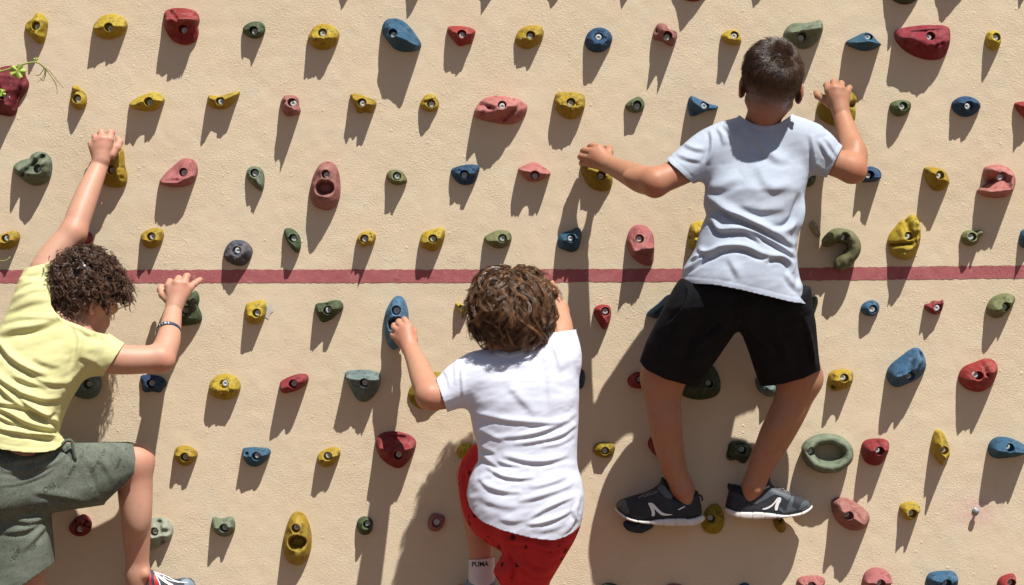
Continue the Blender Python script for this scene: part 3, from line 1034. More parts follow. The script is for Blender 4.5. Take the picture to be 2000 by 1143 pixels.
# --- tile C
hold('C', 'y', (222, 208), [(235, 143), (285, 150), (303, 185), (290, 230), (250, 270), (200, 285), (155, 270), (132, 235), (140, 200), (170, 160)],
     [(190, 215), (260, 195)], 36, 'yellow oval hold in the top row, left of the navy ring-shaped hold', rough=1.2)
hold('C', 'q', (612, 215), [(620, 157), (665, 170), (695, 210), (685, 260), (640, 300), (585, 303), (545, 280), (530, 240), (545, 195), (580, 165)],
     [(612, 230)], 48, 'dark blue ring-shaped hold dished round its bolt, in the top row', rough=1.7, feats=((B, 612, 215, 42, 36, -16),), a=2.2, sink=6)
hold('C', 'm', (1003, 215), [(960, 130), (1000, 140), (1010, 170), (1060, 180), (1065, 210), (1045, 270), (1010, 262), (975, 235), (925, 230), (920, 200), (940, 150)],
     [(975, 180), (1030, 215)], 62, 'dull pink knuckle-shaped hold with small cavities, in the top row', rough=2.2, feats=((B, 945, 185, 12, 16, -14), (B, 1052, 190, 12, 12, -10), (B, 1000, 160, 18, 12, 6), (B, 1025, 250, 14, 10, 6)))
hold('C', 'y', (1387, 207), [(1375, 170), (1410, 178), (1425, 215), (1433, 245), (1410, 262), (1360, 258), (1315, 230), (1310, 205), (1340, 180)],
     [(1350, 222), (1400, 225)], 48, 'small yellow hold in the top row next to the tall boy\'s head')
hold('C', 'y', (452, 593), [(375, 530), (440, 527), (520, 535), (537, 560), (535, 620), (510, 670), (460, 687), (410, 675), (370, 635), (355, 600), (360, 550)],
     [(400, 590), (500, 590)], 42, 'yellow squarish mottled hold straight above the tall boy\'s left hand', rough=2.0, a=2.4, b=0.7)
hold('C', 'g', (832, 608), [(845, 550), (870, 575), (878, 610), (860, 640), (820, 650), (775, 635), (760, 605), (785, 580), (820, 560)],
     [(830, 600)], 46, 'small green pointed hold in the second row, left of the blue two-horned hold', feats=((C_, 800, 590, 850, 560, 10, 4),))
hold('C', 'b', (1216, 608), [(1145, 543), (1175, 565), (1215, 578), (1250, 600), (1295, 603), (1298, 625), (1270, 632), (1230, 635), (1180, 660), (1135, 672), (1125, 630), (1122, 570)],
     [(1145, 580), (1190, 610), (1280, 617)], 50, 'blue two-horned hold left of the tall boy\'s head', rough=0.8, feats=((B, 1145, 565, 15, 20, 8), (B, 1280, 615, 16, 12, 6), (B, 1165, 640, 20, 20, -8)))
hold('C', 'p', (248, 1008), [(250, 925), (290, 950), (348, 990), (320, 1015), (265, 1040), (210, 1042), (175, 1005), (142, 968), (190, 945)],
     [(150, 968), (248, 982), (340, 992)], 50, 'pink diamond-shaped hold with a sharp level edge, left of the tall boy\'s left hand', a=1.05, b=0.9, rough=0.6)
hold('C', 'o', (625, 1010), [(540, 940), (620, 935), (680, 960), (695, 1020), (692, 1060), (670, 1090), (630, 1100), (570, 1080), (535, 1040), (512, 980), (505, 940)],
     [(570, 965), (650, 1000)], 46, 'olive yellow hold gripped by the tall boy\'s left hand')
# --- tile D
hold('D', 's', (245, 218), [(360, 112), (375, 140), (370, 190), (345, 235), (300, 275), (250, 285), (200, 265), (150, 230), (140, 200), (170, 150), (210, 130), (270, 135), (320, 125)],
     [(180, 190), (250, 180), (340, 165)], 68, 'large sage green hold in the top row right above the tall boy\'s head', feats=((B, 245, 222, 55, 38, -18), (B, 345, 140, 22, 20, 5)))
hold('D', 'b', (627, 213), [(615, 185), (650, 195), (680, 235), (710, 258), (670, 285), (600, 297), (540, 275), (500, 255), (498, 240), (540, 220), (590, 195)],
     [(515, 248), (610, 240), (695, 258)], 62, 'blue flat diamond hold in the top row, left of the wide red hold', a=1.1)
hold('D', 'r', (975, 215), [(785, 170), (880, 150), (1000, 143), (1095, 150), (1102, 200), (1095, 270), (1065, 335), (1000, 348), (920, 335), (850, 300), (800, 255), (775, 205)],
     [(800, 215), (880, 222), (1000, 262), (1080, 225)], 52, 'wide red half-moon hold with a lipped top edge, the widest of the wall', rough=0.7, a=1.5,
     feats=((C_, 790, 205, 880, 180, 6, 5), (C_, 880, 180, 1095, 160, 6, 5), (B, 1080, 235, 20, 18, -9), (C_, 985, 268, 1050, 235, 7, 5), (C_, 1000, 280, 1040, 260, 5, -5)), hole=8.5)
hold('D', 'y', (1358, 217), [(1320, 178), (1370, 178), (1392, 210), (1388, 260), (1365, 292), (1325, 285), (1298, 250), (1302, 205)],
     [(1345, 230)], 50, 'small yellow hold at the right end of the top row', feats=((B, 1320, 190, 14, 10, 5),))
hold('x', 'o', None, [(1612, 178), (1650, 172), (1668, 182), (1675, 195), (1668, 206), (1672, 220), (1668, 240), (1655, 250), (1620, 245), (1600, 232), (1594, 215), (1598, 198)],
     [(1622, 205), (1650, 205)], 50, 'olive yellow scalloped hold gripped by the tall boy\'s right hand', feats=((C_, 1658, 208, 1676, 206, 5, -14),))
hold('D', 'g', (822, 612), [(800, 572), (860, 575), (878, 595), (870, 640), (820, 672), (770, 660), (752, 625), (755, 590)],
     [(815, 612)], 46, 'small green rounded hold right of the tall boy\'s right hand', a=1.7)
hold('D', 'q', (1195, 610), [(1165, 550), (1225, 555), (1270, 585), (1275, 620), (1245, 655), (1190, 675), (1140, 660), (1105, 620), (1110, 580)],
     [(1150, 585), (1240, 585)], 44, 'dark blue shield-shaped hold on the right of the second row', a=1.2, sink=6)
hold('D', 'r', None, [(1455, 590), (1520, 580), (1600, 590), (1610, 690), (1540, 690), (1490, 645)],
     [(1530, 620)], 48, 'red hold in the second row cut by the right edge of the photo', a=1.2)
hold('D', 'q', (628, 1005), [(640, 950), (690, 965), (710, 1000), (695, 1035), (640, 1045), (570, 1042), (575, 1000), (605, 965)],
     [(610, 1005), (690, 1010)], 52, 'dark blue hold half hidden by the tall boy\'s right elbow')
hold('D', 'y', (1028, 1007), [(955, 955), (1010, 958), (1070, 975), (1085, 1010), (1098, 1050), (1075, 1080), (1020, 1100), (980, 1070), (955, 1015), (945, 975)],
     [(985, 985), (1060, 1030)], 54, 'yellow angular hold left of the pink hook hold, in the third row', feats=((C_, 960, 970, 1000, 1060, 12, 5),))
hold('D', 'p', (1385, 1015), [(1300, 950), (1380, 940), (1440, 960), (1475, 1010), (1470, 1080), (1430, 1130), (1350, 1135), (1290, 1125), (1250, 1100), (1255, 1085), (1310, 1060), (1290, 1010), (1288, 975)],
     [(1330, 970), (1430, 1000), (1430, 1080), (1300, 1095)], 66, 'pink ear-shaped hold scooped out round its bolt', rough=0.9, feats=((B, 1375, 1015, 50, 42, -34), (C_, 1290, 1055, 1340, 1040, 16, -16)), sink=5)
hold('D', 'k', None, [(285, 1000), (320, 995), (333, 1010), (325, 1050), (285, 1075), (260, 1060), (262, 1020)],
     [(295, 1035)], 34, 'small dark green hold peeking out under the grey shirt\'s right sleeve')
# --- tile E
hold('E', 'y', (43, 250), [(0, 235), (60, 210), (100, 205), (118, 230), (115, 265), (80, 305), (20, 318), (-40, 300), (-60, 260), (-30, 240)],
     [(20, 265), (85, 250)], 42, 'yellow hold on the left edge above the red stripe, beside a vine tendril')
hold('E', 'y', (875, 242), [(880, 190), (930, 195), (942, 235), (925, 285), (880, 312), (835, 305), (808, 270), (805, 230), (840, 205)],
     [(840, 250), (910, 250)], 40, 'yellow blocky hold above and right of the curly haired boy\'s head')
hold('E', 'u', (1362, 322), [(1355, 258), (1410, 265), (1450, 310), (1445, 350), (1410, 405), (1360, 412), (1300, 385), (1275, 350), (1295, 300), (1320, 270)],
     [(1362, 335)], 48, 'mauve and dark grey ring-shaped hold touching the red stripe', rough=1.6, a=2.0, feats=((B, 1362, 322, 42, 38, -14),), sink=7)
hold('E', 'k', (1065, 663), [(1120, 545), (1140, 570), (1145, 610), (1130, 630), (1160, 690), (1155, 735), (1110, 745), (1040, 755), (1025, 740), (1020, 650), (1060, 600), (1090, 570)],
     [(1100, 600), (1090, 690)], 46, 'dark green hold gripped by the hand with the wristband', feats=((C_, 1060, 615, 1140, 630, 9, -5),))
hold('F', 'y', (70, 678), [(22, 618), (60, 610), (95, 600), (118, 620), (122, 660), (110, 710), (75, 742), (35, 742), (8, 728), (-4, 690), (-2, 640), (8, 622)],
     [(30, 680), (85, 680)], 44, 'yellow hold with a chipped grey patch of wall at its right side')
hold('x', 't', (176, 750), [(165, 720), (190, 723), (200, 745), (196, 768), (180, 780), (158, 779), (138, 768), (132, 742), (145, 727)],
     [(165, 750), (188, 752)], 38, 'dark teal hold beside the yellow shirt\'s side, in shade', hole=8.6)
hold('E', 'n', (872, 1080), [(800, 1035), (850, 1030), (930, 1040), (965, 1085), (935, 1110), (920, 1138), (880, 1125), (820, 1138), (812, 1080)],
     [(850, 1075), (900, 1085)], 36, 'navy star-shaped hold below the yellow shirted boy\'s right elbow', feats=((C_, 830, 1130, 870, 1090, 10, 4),))
hold('E', 'y', (1290, 1082), [(1270, 1025), (1330, 1028), (1375, 1065), (1382, 1110), (1355, 1160), (1290, 1178), (1225, 1160), (1195, 1125), (1200, 1080), (1230, 1045)],
     [(1240, 1100), (1340, 1095)], 44, 'yellow rounded hold dished round its bolt, right of the navy star-shaped hold', feats=((B, 1290, 1080, 45, 28, -12),), a=1.9, rough=1.6, sink=7)
hold('x', 'd', None, [(158, 452), (172, 450), (182, 460), (180, 474), (168, 478), (156, 470)], [(168, 464)], 26, 'dark red hold peeking out between raised arm and dark curls')
# --- tile F
hold('F', 'k', (277, 252), [(220, 195), (260, 190), (295, 215), (315, 250), (318, 300), (305, 340), (275, 325), (240, 280), (218, 230)],
     [(250, 230), (290, 290)], 40, 'dark green slanting oval hold above the stripe, below the tall pink pocket hold', rough=0.8)
hold('F', 'y', (683, 255), [(690, 207), (740, 215), (748, 250), (730, 290), (690, 290), (670, 308), (655, 280), (630, 275), (640, 245), (660, 220)],
     [(670, 250), (715, 255)], 50, 'small lumpy bright yellow hold above the red stripe', rough=2.8, feats=((B, 672, 295, 12, 12, 10), (C_, 715, 225, 725, 265, 7, -8)))
hold('F', 'y', (1072, 255), [(1125, 187), (1143, 205), (1140, 250), (1115, 300), (1080, 330), (1030, 315), (990, 290), (1000, 245), (1015, 215), (1070, 200)],
     [(1030, 265), (1110, 240)], 46, 'yellow pointed hold straight above the blue pocket hold, above the stripe', rough=1.2)
hold('F', 'l', (1470, 252), [(1440, 203), (1500, 205), (1520, 225), (1525, 260), (1500, 300), (1440, 313), (1390, 290), (1355, 250), (1390, 225)],
     [(1385, 258), (1500, 250)], 42, 'olive green hold just above the brown haired boy\'s head', feats=((C_, 1430, 290, 1500, 260, 12, 3),))
hold('F', 'k', (475, 662), [(400, 620), (460, 620), (490, 605), (550, 605), (565, 655), (530, 680), (495, 715), (440, 738), (420, 710), (395, 660)],
     [(430, 660), (530, 640)], 46, 'dark green heart-shaped hold below the stripe', feats=((C_, 455, 620, 475, 650, 12, -10),))
hold('F', 'c', (865, 663), [(875, 575), (905, 590), (925, 640), (935, 700), (925, 780), (890, 860), (855, 897), (825, 880), (800, 830), (795, 760), (795, 680), (820, 630), (845, 590)],
     [(868, 650), (855, 830)], 48, 'long light blue pocket hold gripped by the white shirted boy\'s left hand', rough=0.5, b=0.7, feats=((P_, 868, 745, 48, 44, 10),), hole=9)
hold('F', 'y', (1245, 648), [(1195, 618), (1240, 625), (1272, 645), (1275, 680), (1250, 690), (1225, 672), (1205, 645)],
     [(1235, 645)], 44, 'yellow hold sticking out left of the brown haired boy\'s head')
hold('F', 'r', (280, 1080), [(215, 1058), (280, 1030), (340, 1022), (362, 1040), (360, 1075), (320, 1110), (260, 1135), (205, 1138), (195, 1110), (195, 1075)],
     [(220, 1090), (330, 1055)], 58, 'red slanted bar-shaped hold below the dark green heart-shaped hold', a=2.0, rough=0.7)
hold('F', 't', (684, 1075), [(565, 1010), (630, 1003), (720, 1003), (765, 1020), (775, 1060), (760, 1120), (730, 1160), (690, 1190), (640, 1182), (605, 1120), (575, 1050)],
     [(580, 1035), (680, 1045), (765, 1045)], 62, 'grey green wedge hold with a pale flat top, left of the white shirted boy', a=1.25, rough=1.4)
hold('x', 'o', None, [(845, 725), (872, 728), (884, 758), (865, 790), (835, 800), (810, 796), (796, 775), (800, 755), (820, 738)],
     [(838, 765)], 34, 'pale yellow hold behind the white shirted boy\'s left elbow')
# --- tile G
hold('G', 'b', (452, 252), [(485, 187), (512, 195), (515, 250), (498, 320), (455, 333), (420, 320), (378, 305), (375, 260), (390, 225), (430, 212), (462, 205)],
     [(415, 255), (490, 240)], 50, 'blue lobed hold half in shade, above the stripe left of the tall pink-red hold', feats=((C_, 470, 200, 480, 290, 10, 5),), rough=0.8)
hold('G', 'p', (843, 255), [(840, 170), (890, 180), (930, 230), (932, 320), (925, 410), (870, 408), (810, 370), (775, 310), (770, 260), (785, 210), (810, 180)],
     [(815, 315), (860, 305), (925, 295)], 60, 'pink hold with a dark lower face, left of the grey shirt', a=1.25, rough=0.5, feats=((C_, 790, 270, 815, 330, 10, 5),))
hold('G', 'r', (650, 668), [(640, 628), (680, 635), (687, 690), (670, 750), (640, 783), (615, 740), (585, 690), (583, 655), (605, 635)],
     [(620, 665), (655, 720)], 46, 'red downward pointing hold below the stripe, left of the black shorts', feats=((B, 660, 720, 12, 24, -6),))
hold('G', 'y', None, [(1140, 165), (1200, 150), (1260, 170), (1260, 300), (1165, 330), (1130, 300), (1125, 260), (1130, 200)],
     [(1160, 210), (1160, 280)], 46, 'yellow hold half hidden behind the left side of the grey shirt', feats=((C_, 1125, 250, 1200, 235, 10, -12),))
hold('G', 'b', None, [(1040, 570), (1000, 575), (960, 620), (885, 675), (890, 695), (950, 715), (1010, 700), (1080, 640)],
     [(920, 680), (1010, 610)], 48, 'dark blue hold poking out left of the black shorts')
hold('G', 'r', (843, 1058), [(835, 1010), (870, 1030), (885, 1100), (840, 1115), (790, 1100), (772, 1065), (790, 1035)],
     [(830, 1060)], 38, 'red hold in shade beside the tall boy\'s left knee', hole=7.5)
hold('G', 'k', (1240, 1080), [(1255, 965), (1290, 1010), (1312, 1070), (1310, 1130), (1270, 1165), (1180, 1178), (1100, 1160), (1070, 1120), (1110, 1070), (1190, 1010)],
     [(1180, 1100), (1250, 1080)], 48, 'big dark olive hold in shade between the tall boy\'s legs', hole=7.5)
hold('G', 'n', None, [(515, 985), (540, 1035), (525, 1110), (490, 1115), (470, 1050)], [(510, 1050)], 40, 'navy hold sticking out right of the white shirt')
# --- tile H
hold('H', 'e', None, [(315, 143), (335, 165), (360, 215), (355, 250), (325, 235), (300, 195), (290, 175)], [(325, 195)], 14, 'small flat beige chip of plaster right of the grey shirt', a=2.5, edge=4)
tube_hold('H', 'l', (480, 243), [(372, 296), (398, 264), (445, 236), (505, 246), (540, 295), (522, 345), (480, 388), (437, 418)], [26, 34, 40, 42, 40, 40, 42, 42, 34], [34, 44, 50, 54, 54, 52, 50, 48, 40],
          'olive hook-shaped hold crossing the red stripe, right of the grey shirt')
hold('H', 'y', (850, 240), [(875, 108), (910, 125), (930, 190), (930, 270), (905, 340), (870, 375), (815, 372), (760, 345), (750, 300), (738, 270), (750, 230), (790, 180), (815, 150), (848, 140)],
     [(900, 160), (890, 270), (820, 335)], 62, 'big bright yellow many-lobed hold straddling the space above the stripe', rough=0.7,
     feats=((C_, 845, 150, 862, 235, 13, -16), (C_, 760, 290, 860, 285, 10, -14), (B, 805, 335, 30, 16, -10), (C_, 800, 190, 820, 260, 16, 6), (C_, 905, 130, 915, 250, 12, 6)))
hold('H', 'l', (1217, 243), [(1200, 203), (1240, 208), (1252, 215), (1258, 205), (1275, 200), (1289, 215), (1285, 235), (1266, 242), (1260, 270), (1245, 288), (1210, 297), (1170, 280), (1157, 245), (1175, 215)],
     [(1215, 250)], 42, 'olive green hold with a ball-shaped knob on its upper right', feats=((B, 1270, 221, 18, 18, 26),))
hold('H', 'b', None, [(1500, 210), (1530, 195), (1570, 215), (1570, 300), (1520, 312), (1490, 285)], [(1530, 250)], 46, 'blue hold cut by the right edge just above the red stripe')
hold('H', 'b', (652, 657), [(655, 600), (690, 620), (697, 655), (680, 690), (640, 700), (600, 685), (583, 655), (605, 618)],
     [(640, 650)], 42, 'small round blue hold below the stripe on the right side', rough=0.5, feats=((B, 645, 620, 14, 8, -5),), sink=7)
hold('H', 'd', (1022, 650), [(1000, 605), (1045, 612), (1056, 598), (1063, 612), (1058, 645), (1045, 680), (1005, 690), (965, 665), (950, 640), (956, 626), (985, 625)],
     [(1005, 645)], 48, 'small rough red hold with little spikes, below the stripe', rough=2.6, feats=((B, 1054, 618, 10, 12, 22), (B, 962, 640, 12, 10, 12), (B, 1020, 640, 22, 18, -8)), sink=7)
hold('H', 'l', (1407, 643), [(1420, 560), (1465, 575), (1475, 605), (1440, 660), (1385, 710), (1340, 705), (1300, 670), (1315, 620), (1350, 580)],
     [(1345, 655), (1430, 610)], 46, 'olive hold tilted up to the right, right end of the row below the stripe', a=1.2)
hold('H', 'y', (485, 1047), [(450, 1000), (510, 1002), (545, 1010), (545, 1060), (530, 1100), (490, 1115), (430, 1128), (405, 1105), (400, 1060), (405, 1020)],
     [(440, 1050), (520, 1050)], 46, 'yellow knobbly hold with small cavities, right of the tall boy\'s right knee', rough=2.2, feats=((B, 428, 1100, 13, 11, -16), (B, 440, 1030, 16, 12, 7), (C_, 420, 1070, 470, 1050, 9, 5), (B, 520, 1020, 14, 12, 6)))
hold('H', 'b', (858, 1037), [(905, 870), (940, 895), (962, 950), (960, 1010), (910, 1060), (850, 1085), (790, 1110), (745, 1075), (730, 1020), (760, 970), (820, 925), (865, 890)],
     [(780, 1030), (860, 1000), (915, 930)], 66, 'large blue elongated hold with a hollow at its upper tip', rough=0.7,
     feats=((B, 930, 915, 18, 34, -20), (C_, 885, 900, 850, 1000, 14, -8), (C_, 905, 1010, 960, 960, 10, 5)), sink=9)
hold('H', 'r', (1243, 1033), [(1300, 935), (1350, 945), (1375, 985), (1365, 1040), (1335, 1100), (1270, 1135), (1200, 1120), (1150, 1080), (1145, 1030), (1180, 980), (1240, 960)],
     [(1230, 1050), (1320, 1000)], 62, 'large red hold with a round lobe on its upper right', rough=0.8, feats=((B, 1322, 985, 46, 40, 8), (C_, 1275, 960, 1290, 1030, 9, -9), (C_, 1290, 1030, 1360, 1045, 9, -7), (B, 1230, 1030, 24, 20, -7)))
# --- tile I, J
hold('I', 'y', (1065, 407), [(1030, 342), (1090, 345), (1135, 380), (1130, 415), (1090, 455), (1050, 462), (1005, 430), (995, 395), (1005, 360)],
     [(1020, 385), (1115, 390)], 38, 'yellow bowl-shaped hold right of the raised knee')
hold('J', 'b', (68, 400), [(-14, 356), (40, 352), (110, 356), (140, 362), (146, 388), (122, 430), (66, 468), (25, 462), (-5, 435), (-16, 405), (-19, 370)],
     [(0, 385), (60, 392), (125, 380)], 42, 'blue half-round hold with a flat top and a second small hole', rough=0.9, a=1.5, feats=((B, 12, 388, 11, 11, -16),))
hold('I', 'd', (460, 822), [(485, 730), (520, 760), (530, 800), (515, 845), (460, 868), (410, 850), (392, 810), (420, 770), (450, 745)],
     [(470, 790)], 48, 'dark red round hold with a star-shaped hollow, below the raised thigh', feats=((C_, 440, 770, 462, 815, 7, -11), (C_, 500, 775, 475, 810, 7, -11), (C_, 470, 785, 520, 812, 7, -10)), sink=7)
hold('I', 'w', (892, 832), [(905, 748), (960, 760), (995, 810), (990, 860), (950, 905), (890, 935), (850, 942), (800, 900), (790, 830), (840, 770)],
     [(900, 850), (960, 840)], 40, 'pale sage two-lobed hold half hidden by the bare shin', feats=((C_, 915, 780, 935, 900, 16, -12), (B, 955, 832, 20, 14, -8)), rough=0.8)
hold('I', 's', (1290, 810), [(1225, 745), (1265, 765), (1330, 742), (1350, 790), (1345, 840), (1300, 868), (1250, 860), (1212, 820), (1212, 770)],
     [(1250, 795), (1330, 790)], 44, 'sage green hold with two small ears, left of the tall yellow pocket hold')
hold('J', 'y', (475, 400), [(500, 348), (540, 360), (545, 395), (520, 440), (470, 470), (425, 460), (403, 415), (430, 375)],
     [(430, 410), (525, 385)], 44, 'yellow rough hold left of the dark red bowl hold', rough=1.5)
hold('J', 'd', (877, 393), [(770, 270), (850, 258), (930, 275), (975, 310), (978, 345), (955, 400), (920, 450), (880, 478), (830, 462), (775, 420), (745, 360), (740, 310)],
     [(775, 340), (870, 355), (955, 340)], 62, 'big dark red bowl-shaped hold under the white shirted boy\'s left elbow', rough=0.6, feats=((B, 890, 297, 62, 22, -16),))
hold('J', 'y', None, [(1250, 325), (1300, 335), (1300, 420), (1235, 425), (1205, 390), (1210, 350)], [(1245, 370)], 38, 'yellow hold peeking out left of the red shorts', feats=((B, 1250, 345, 18, 9, -6),))
hold('J', 'y', (295, 808), [(300, 717), (335, 730), (365, 790), (380, 860), (375, 950), (345, 1010), (300, 1032), (250, 1015), (215, 970), (213, 900), (225, 830), (250, 760), (275, 725)],
     [(300, 800), (290, 960)], 56, 'tall yellow pocket hold near the bottom of the wall', rough=0.5, b=0.7, feats=((P_, 303, 890, 50, 40, 9), (C_, 240, 900, 240, 960, 14, 5)), hole=8.6)
hold('J', 'k', (697, 790), [(690, 745), (725, 765), (730, 810), (715, 845), (680, 858), (645, 840), (632, 790), (650, 755)],
     [(680, 800)], 38, 'small dark green hold inside the long arm shadow near the bottom', hole=7.8)
hold('J', 'm', (1093, 782), [(1080, 727), (1130, 740), (1143, 760), (1130, 810), (1095, 838), (1050, 828), (1038, 790), (1050, 745)],
     [(1090, 785)], 42, 'dull pink flat-faced hold with a dished centre, left of the white sock', a=2.6, feats=((B, 1093, 780, 26, 24, -9),), rough=0.5, sink=6)
# --- tile K
hold('K', 'o', (648, 372), [(600, 325), (680, 322), (715, 350), (690, 405), (645, 418), (590, 395), (577, 365)], [(640, 365)], 36, 'olive yellow hold in shade right of the white shirt\'s hem', hole=7.6)
hold('K', 'd', None, [(920, 290), (950, 300), (985, 370), (970, 430), (920, 385), (895, 350), (893, 315)], [(940, 350)], 34, 'dark red hold half hidden behind the tall boy\'s left shin')
hold('K', 'k', (1430, 365), [(1360, 320), (1420, 315), (1450, 325), (1495, 350), (1480, 400), (1450, 450), (1420, 440), (1400, 420), (1365, 435), (1338, 410), (1350, 370)],
     [(1390, 370), (1450, 380)], 48, 'dark clover-shaped hold with two holes, above the tall boy\'s right shoe', feats=((B, 1365, 405, 13, 13, -16), (C_, 1400, 335, 1440, 335, 9, -6)), hole=7.8)
hold('x', 'n', None, [(1214, 1018), (1240, 1014), (1276, 1018), (1278, 1028), (1266, 1036), (1250, 1043), (1222, 1036)], [(1245, 1022)], 62, 'navy wedge hold under the toe of the tall boy\'s left shoe', a=1.6)
hold('K', 'o', (1252, 757), [(1275, 672), (1310, 690), (1333, 750), (1325, 820), (1290, 850), (1230, 845), (1200, 810), (1205, 750), (1235, 695)],
     [(1265, 770)], 40, 'olive yellow egg-shaped hold between the tall boy\'s two shoes', hole=7.6)
hold('x', 'k', None, [(1165, 1150), (1180, 1139), (1196, 1138), (1212, 1146), (1215, 1170), (1170, 1172)], [(1190, 1160)], 40, 'dark green hold cut by the bottom edge, left of the brown one')
hold('x', 'm', None, [(1290, 1150), (1305, 1140), (1325, 1139), (1342, 1148), (1340, 1175), (1295, 1172)], [(1315, 1160)], 40, 'brown-pink hold whose rim just shows at the bottom edge, in deep shade')
hold('x', 'n', None, [(1438, 1146), (1452, 1137), (1464, 1140), (1470, 1160), (1440, 1168)], [(1452, 1155)], 40, 'black-blue hold tip at the bottom edge below the gap between the shoes')
hold('x', 't', None, [(1474, 733), (1500, 742), (1526, 752), (1522, 770), (1505, 776), (1490, 772), (1476, 758)], [(1502, 760)], 36, 'dark blue-green hold behind the hem of the black shorts\' right leg')
hold('x', 'k', (1574, 604), [(1594, 576), (1599, 588), (1590, 614), (1576, 620), (1564, 612), (1570, 598), (1582, 585)], [(1582, 600)], 36, 'dark green leaf-like hold right of the grey shirt\'s hem', hole=6.5)
hold('x', 'w', None, [(1128, 998), (1137, 1004), (1138, 1014), (1128, 1020), (1112, 1016), (1112, 1004)], [(1125, 1008)], 26, 'pale sage hold tip peeking out right of the white shirt\'s hem')
hold('L', 'o', (122, 762), [(80, 745), (150, 750), (163, 830), (130, 848), (95, 812)], [(122, 775)], 50, 'olive hold in shade under the tall boy\'s right shoe', hole=5)
# --- tile L
tube_hold('L', 's', (292, 373), [(272, 385), (292, 330), (368, 299), (450, 308), (500, 350), (508, 405), (468, 450), (390, 467), (310, 445)], [38, 33, 31, 32, 33, 33, 34, 36, 36, 37], [50, 44, 42, 44, 47, 50, 52, 52, 50, 50],
          'grey green doughnut-shaped hold beside the tall boy\'s right shoe', closed=True)
hold('L', 'd', (680, 368), [(615, 308), (690, 300), (745, 310), (753, 350), (735, 410), (700, 455), (660, 460), (610, 440), (592, 390), (590, 340)],
     [(630, 355), (725, 350)], 62, 'dull red square-topped hold right of the doughnut-shaped hold', rough=0.6, feats=((C_, 675, 310, 682, 360, 14, -12), (B, 625, 330, 18, 14, -5)))
hold('L', 'y', (1055, 367), [(1020, 248), (1055, 260), (1080, 310), (1095, 360), (1098, 410), (1065, 435), (1055, 465), (1020, 420), (985, 375), (995, 310), (1005, 270)],
     [(1025, 320), (1050, 400)], 56, 'yellow narrow upright faceted hold near the right edge', a=1.15, feats=((C_, 1030, 260, 1050, 410, 9, 5), (C_, 1055, 430, 1095, 405, 9, -6)))
hold('L', 'b', (1425, 350), [(1390, 290), (1450, 300), (1520, 335), (1560, 370), (1500, 405), (1420, 415), (1350, 420), (1312, 380), (1320, 330), (1350, 300)],
     [(1350, 355), (1430, 360), (1520, 370)], 60, 'blue teardrop hold cut by the right edge, near the bottom right', rough=0.5)
hold('L', 'm', (505, 735), [(420, 650), (480, 635), (540, 655), (600, 695), (645, 745), (630, 800), (590, 830), (520, 828), (460, 790), (430, 740), (418, 690)],
     [(470, 700), (590, 770)], 70, 'large dull pink slanting hold with a lobed right end, near the bottom', rough=0.8, feats=((B, 605, 745, 26, 20, 8), (C_, 565, 740, 600, 800, 9, -8), (B, 460, 665, 30, 18, 4)))
hold('L', 'y', (873, 728), [(820, 672), (880, 662), (925, 680), (928, 720), (900, 760), (860, 775), (820, 745), (805, 705)],
     [(850, 725), (910, 700)], 48, 'yellow rounded hold left of the bare bolt')
hold('L', 'p', (300, 1143), [(230, 1095), (300, 1085), (380, 1090), (388, 1143), (300, 1200), (215, 1140)], [(260, 1125), (360, 1120)], 42, 'pink rough-topped hold cut by the bottom edge, below the tall boy\'s right shoe', rough=2.6)
hold('L', 'p', (690, 1125), [(690, 1037), (740, 1060), (768, 1100), (755, 1170), (690, 1200), (600, 1170), (597, 1085), (640, 1045)],
     [(610, 1105), (690, 1110), (760, 1105)], 52, 'pink-red hold with a domed pale top, cut by the bottom edge', a=1.1, rough=0.6)
hold('L', 'b', (1065, 1125), [(970, 1070), (1060, 1058), (1135, 1060), (1147, 1143), (1120, 1200), (1000, 1200), (955, 1143)],
     [(985, 1090), (1065, 1115), (1125, 1090)], 48, 'blue squarish hold cut by the bottom edge, near the right corner', a=1.8, rough=1.6)
hold('L', 'r', (1437, 1125), [(1470, 1072), (1477, 1120), (1460, 1180), (1400, 1190), (1365, 1140), (1380, 1100), (1420, 1080)],
     [(1400, 1130), (1460, 1105)], 48, 'red hold in the bottom right corner of the wall')

WALL = build_wall(STAINS)

# --- the bare bolt left where a hold is missing
br = empty('bare_bolt', P(1905, 998, 0))
tag(br, 'bare metal bolt sticking out of a pinkish patch where a hold is missing', 'bolt')
q = P(1905, 998, 0)
def ylathe(prof, n=14, hexa=False):
    V, F = [], []
    for r, d in prof:
        for i in range(n):
            a = 2 * math.pi * i / n
            V.append((q[0] + r * S * math.cos(a), -d * S, q[2] + r * S * math.sin(a)))
    for k in range(len(prof) - 1):
        for i in range(n):
            j = (i + 1) % n
            F.append((k * n + i, k * n + j, (k + 1) * n + j, (k + 1) * n + i))
    F.append(tuple((len(prof) - 1) * n + i for i in range(n)))
    return np.array(V), F
rust = mat('blued_steel', (0.20, 0.25, 0.28), 0.5, (0.32, 0.34, 0.34), 260, metallic=0.5)
mesh_obj('shank', *ylathe([(2.6, -2), (2.6, 10)]), rust, br)
mesh_obj('washer', *ylathe([(6.5, 0), (6.5, 2), (3, 2.4)], 18), rust, br)
mesh_obj('hex_head', *ylathe([(3, 9.5), (5.6, 10), (5.6, 16), (4.6, 17.2)], 6), rust, br, smooth=False)
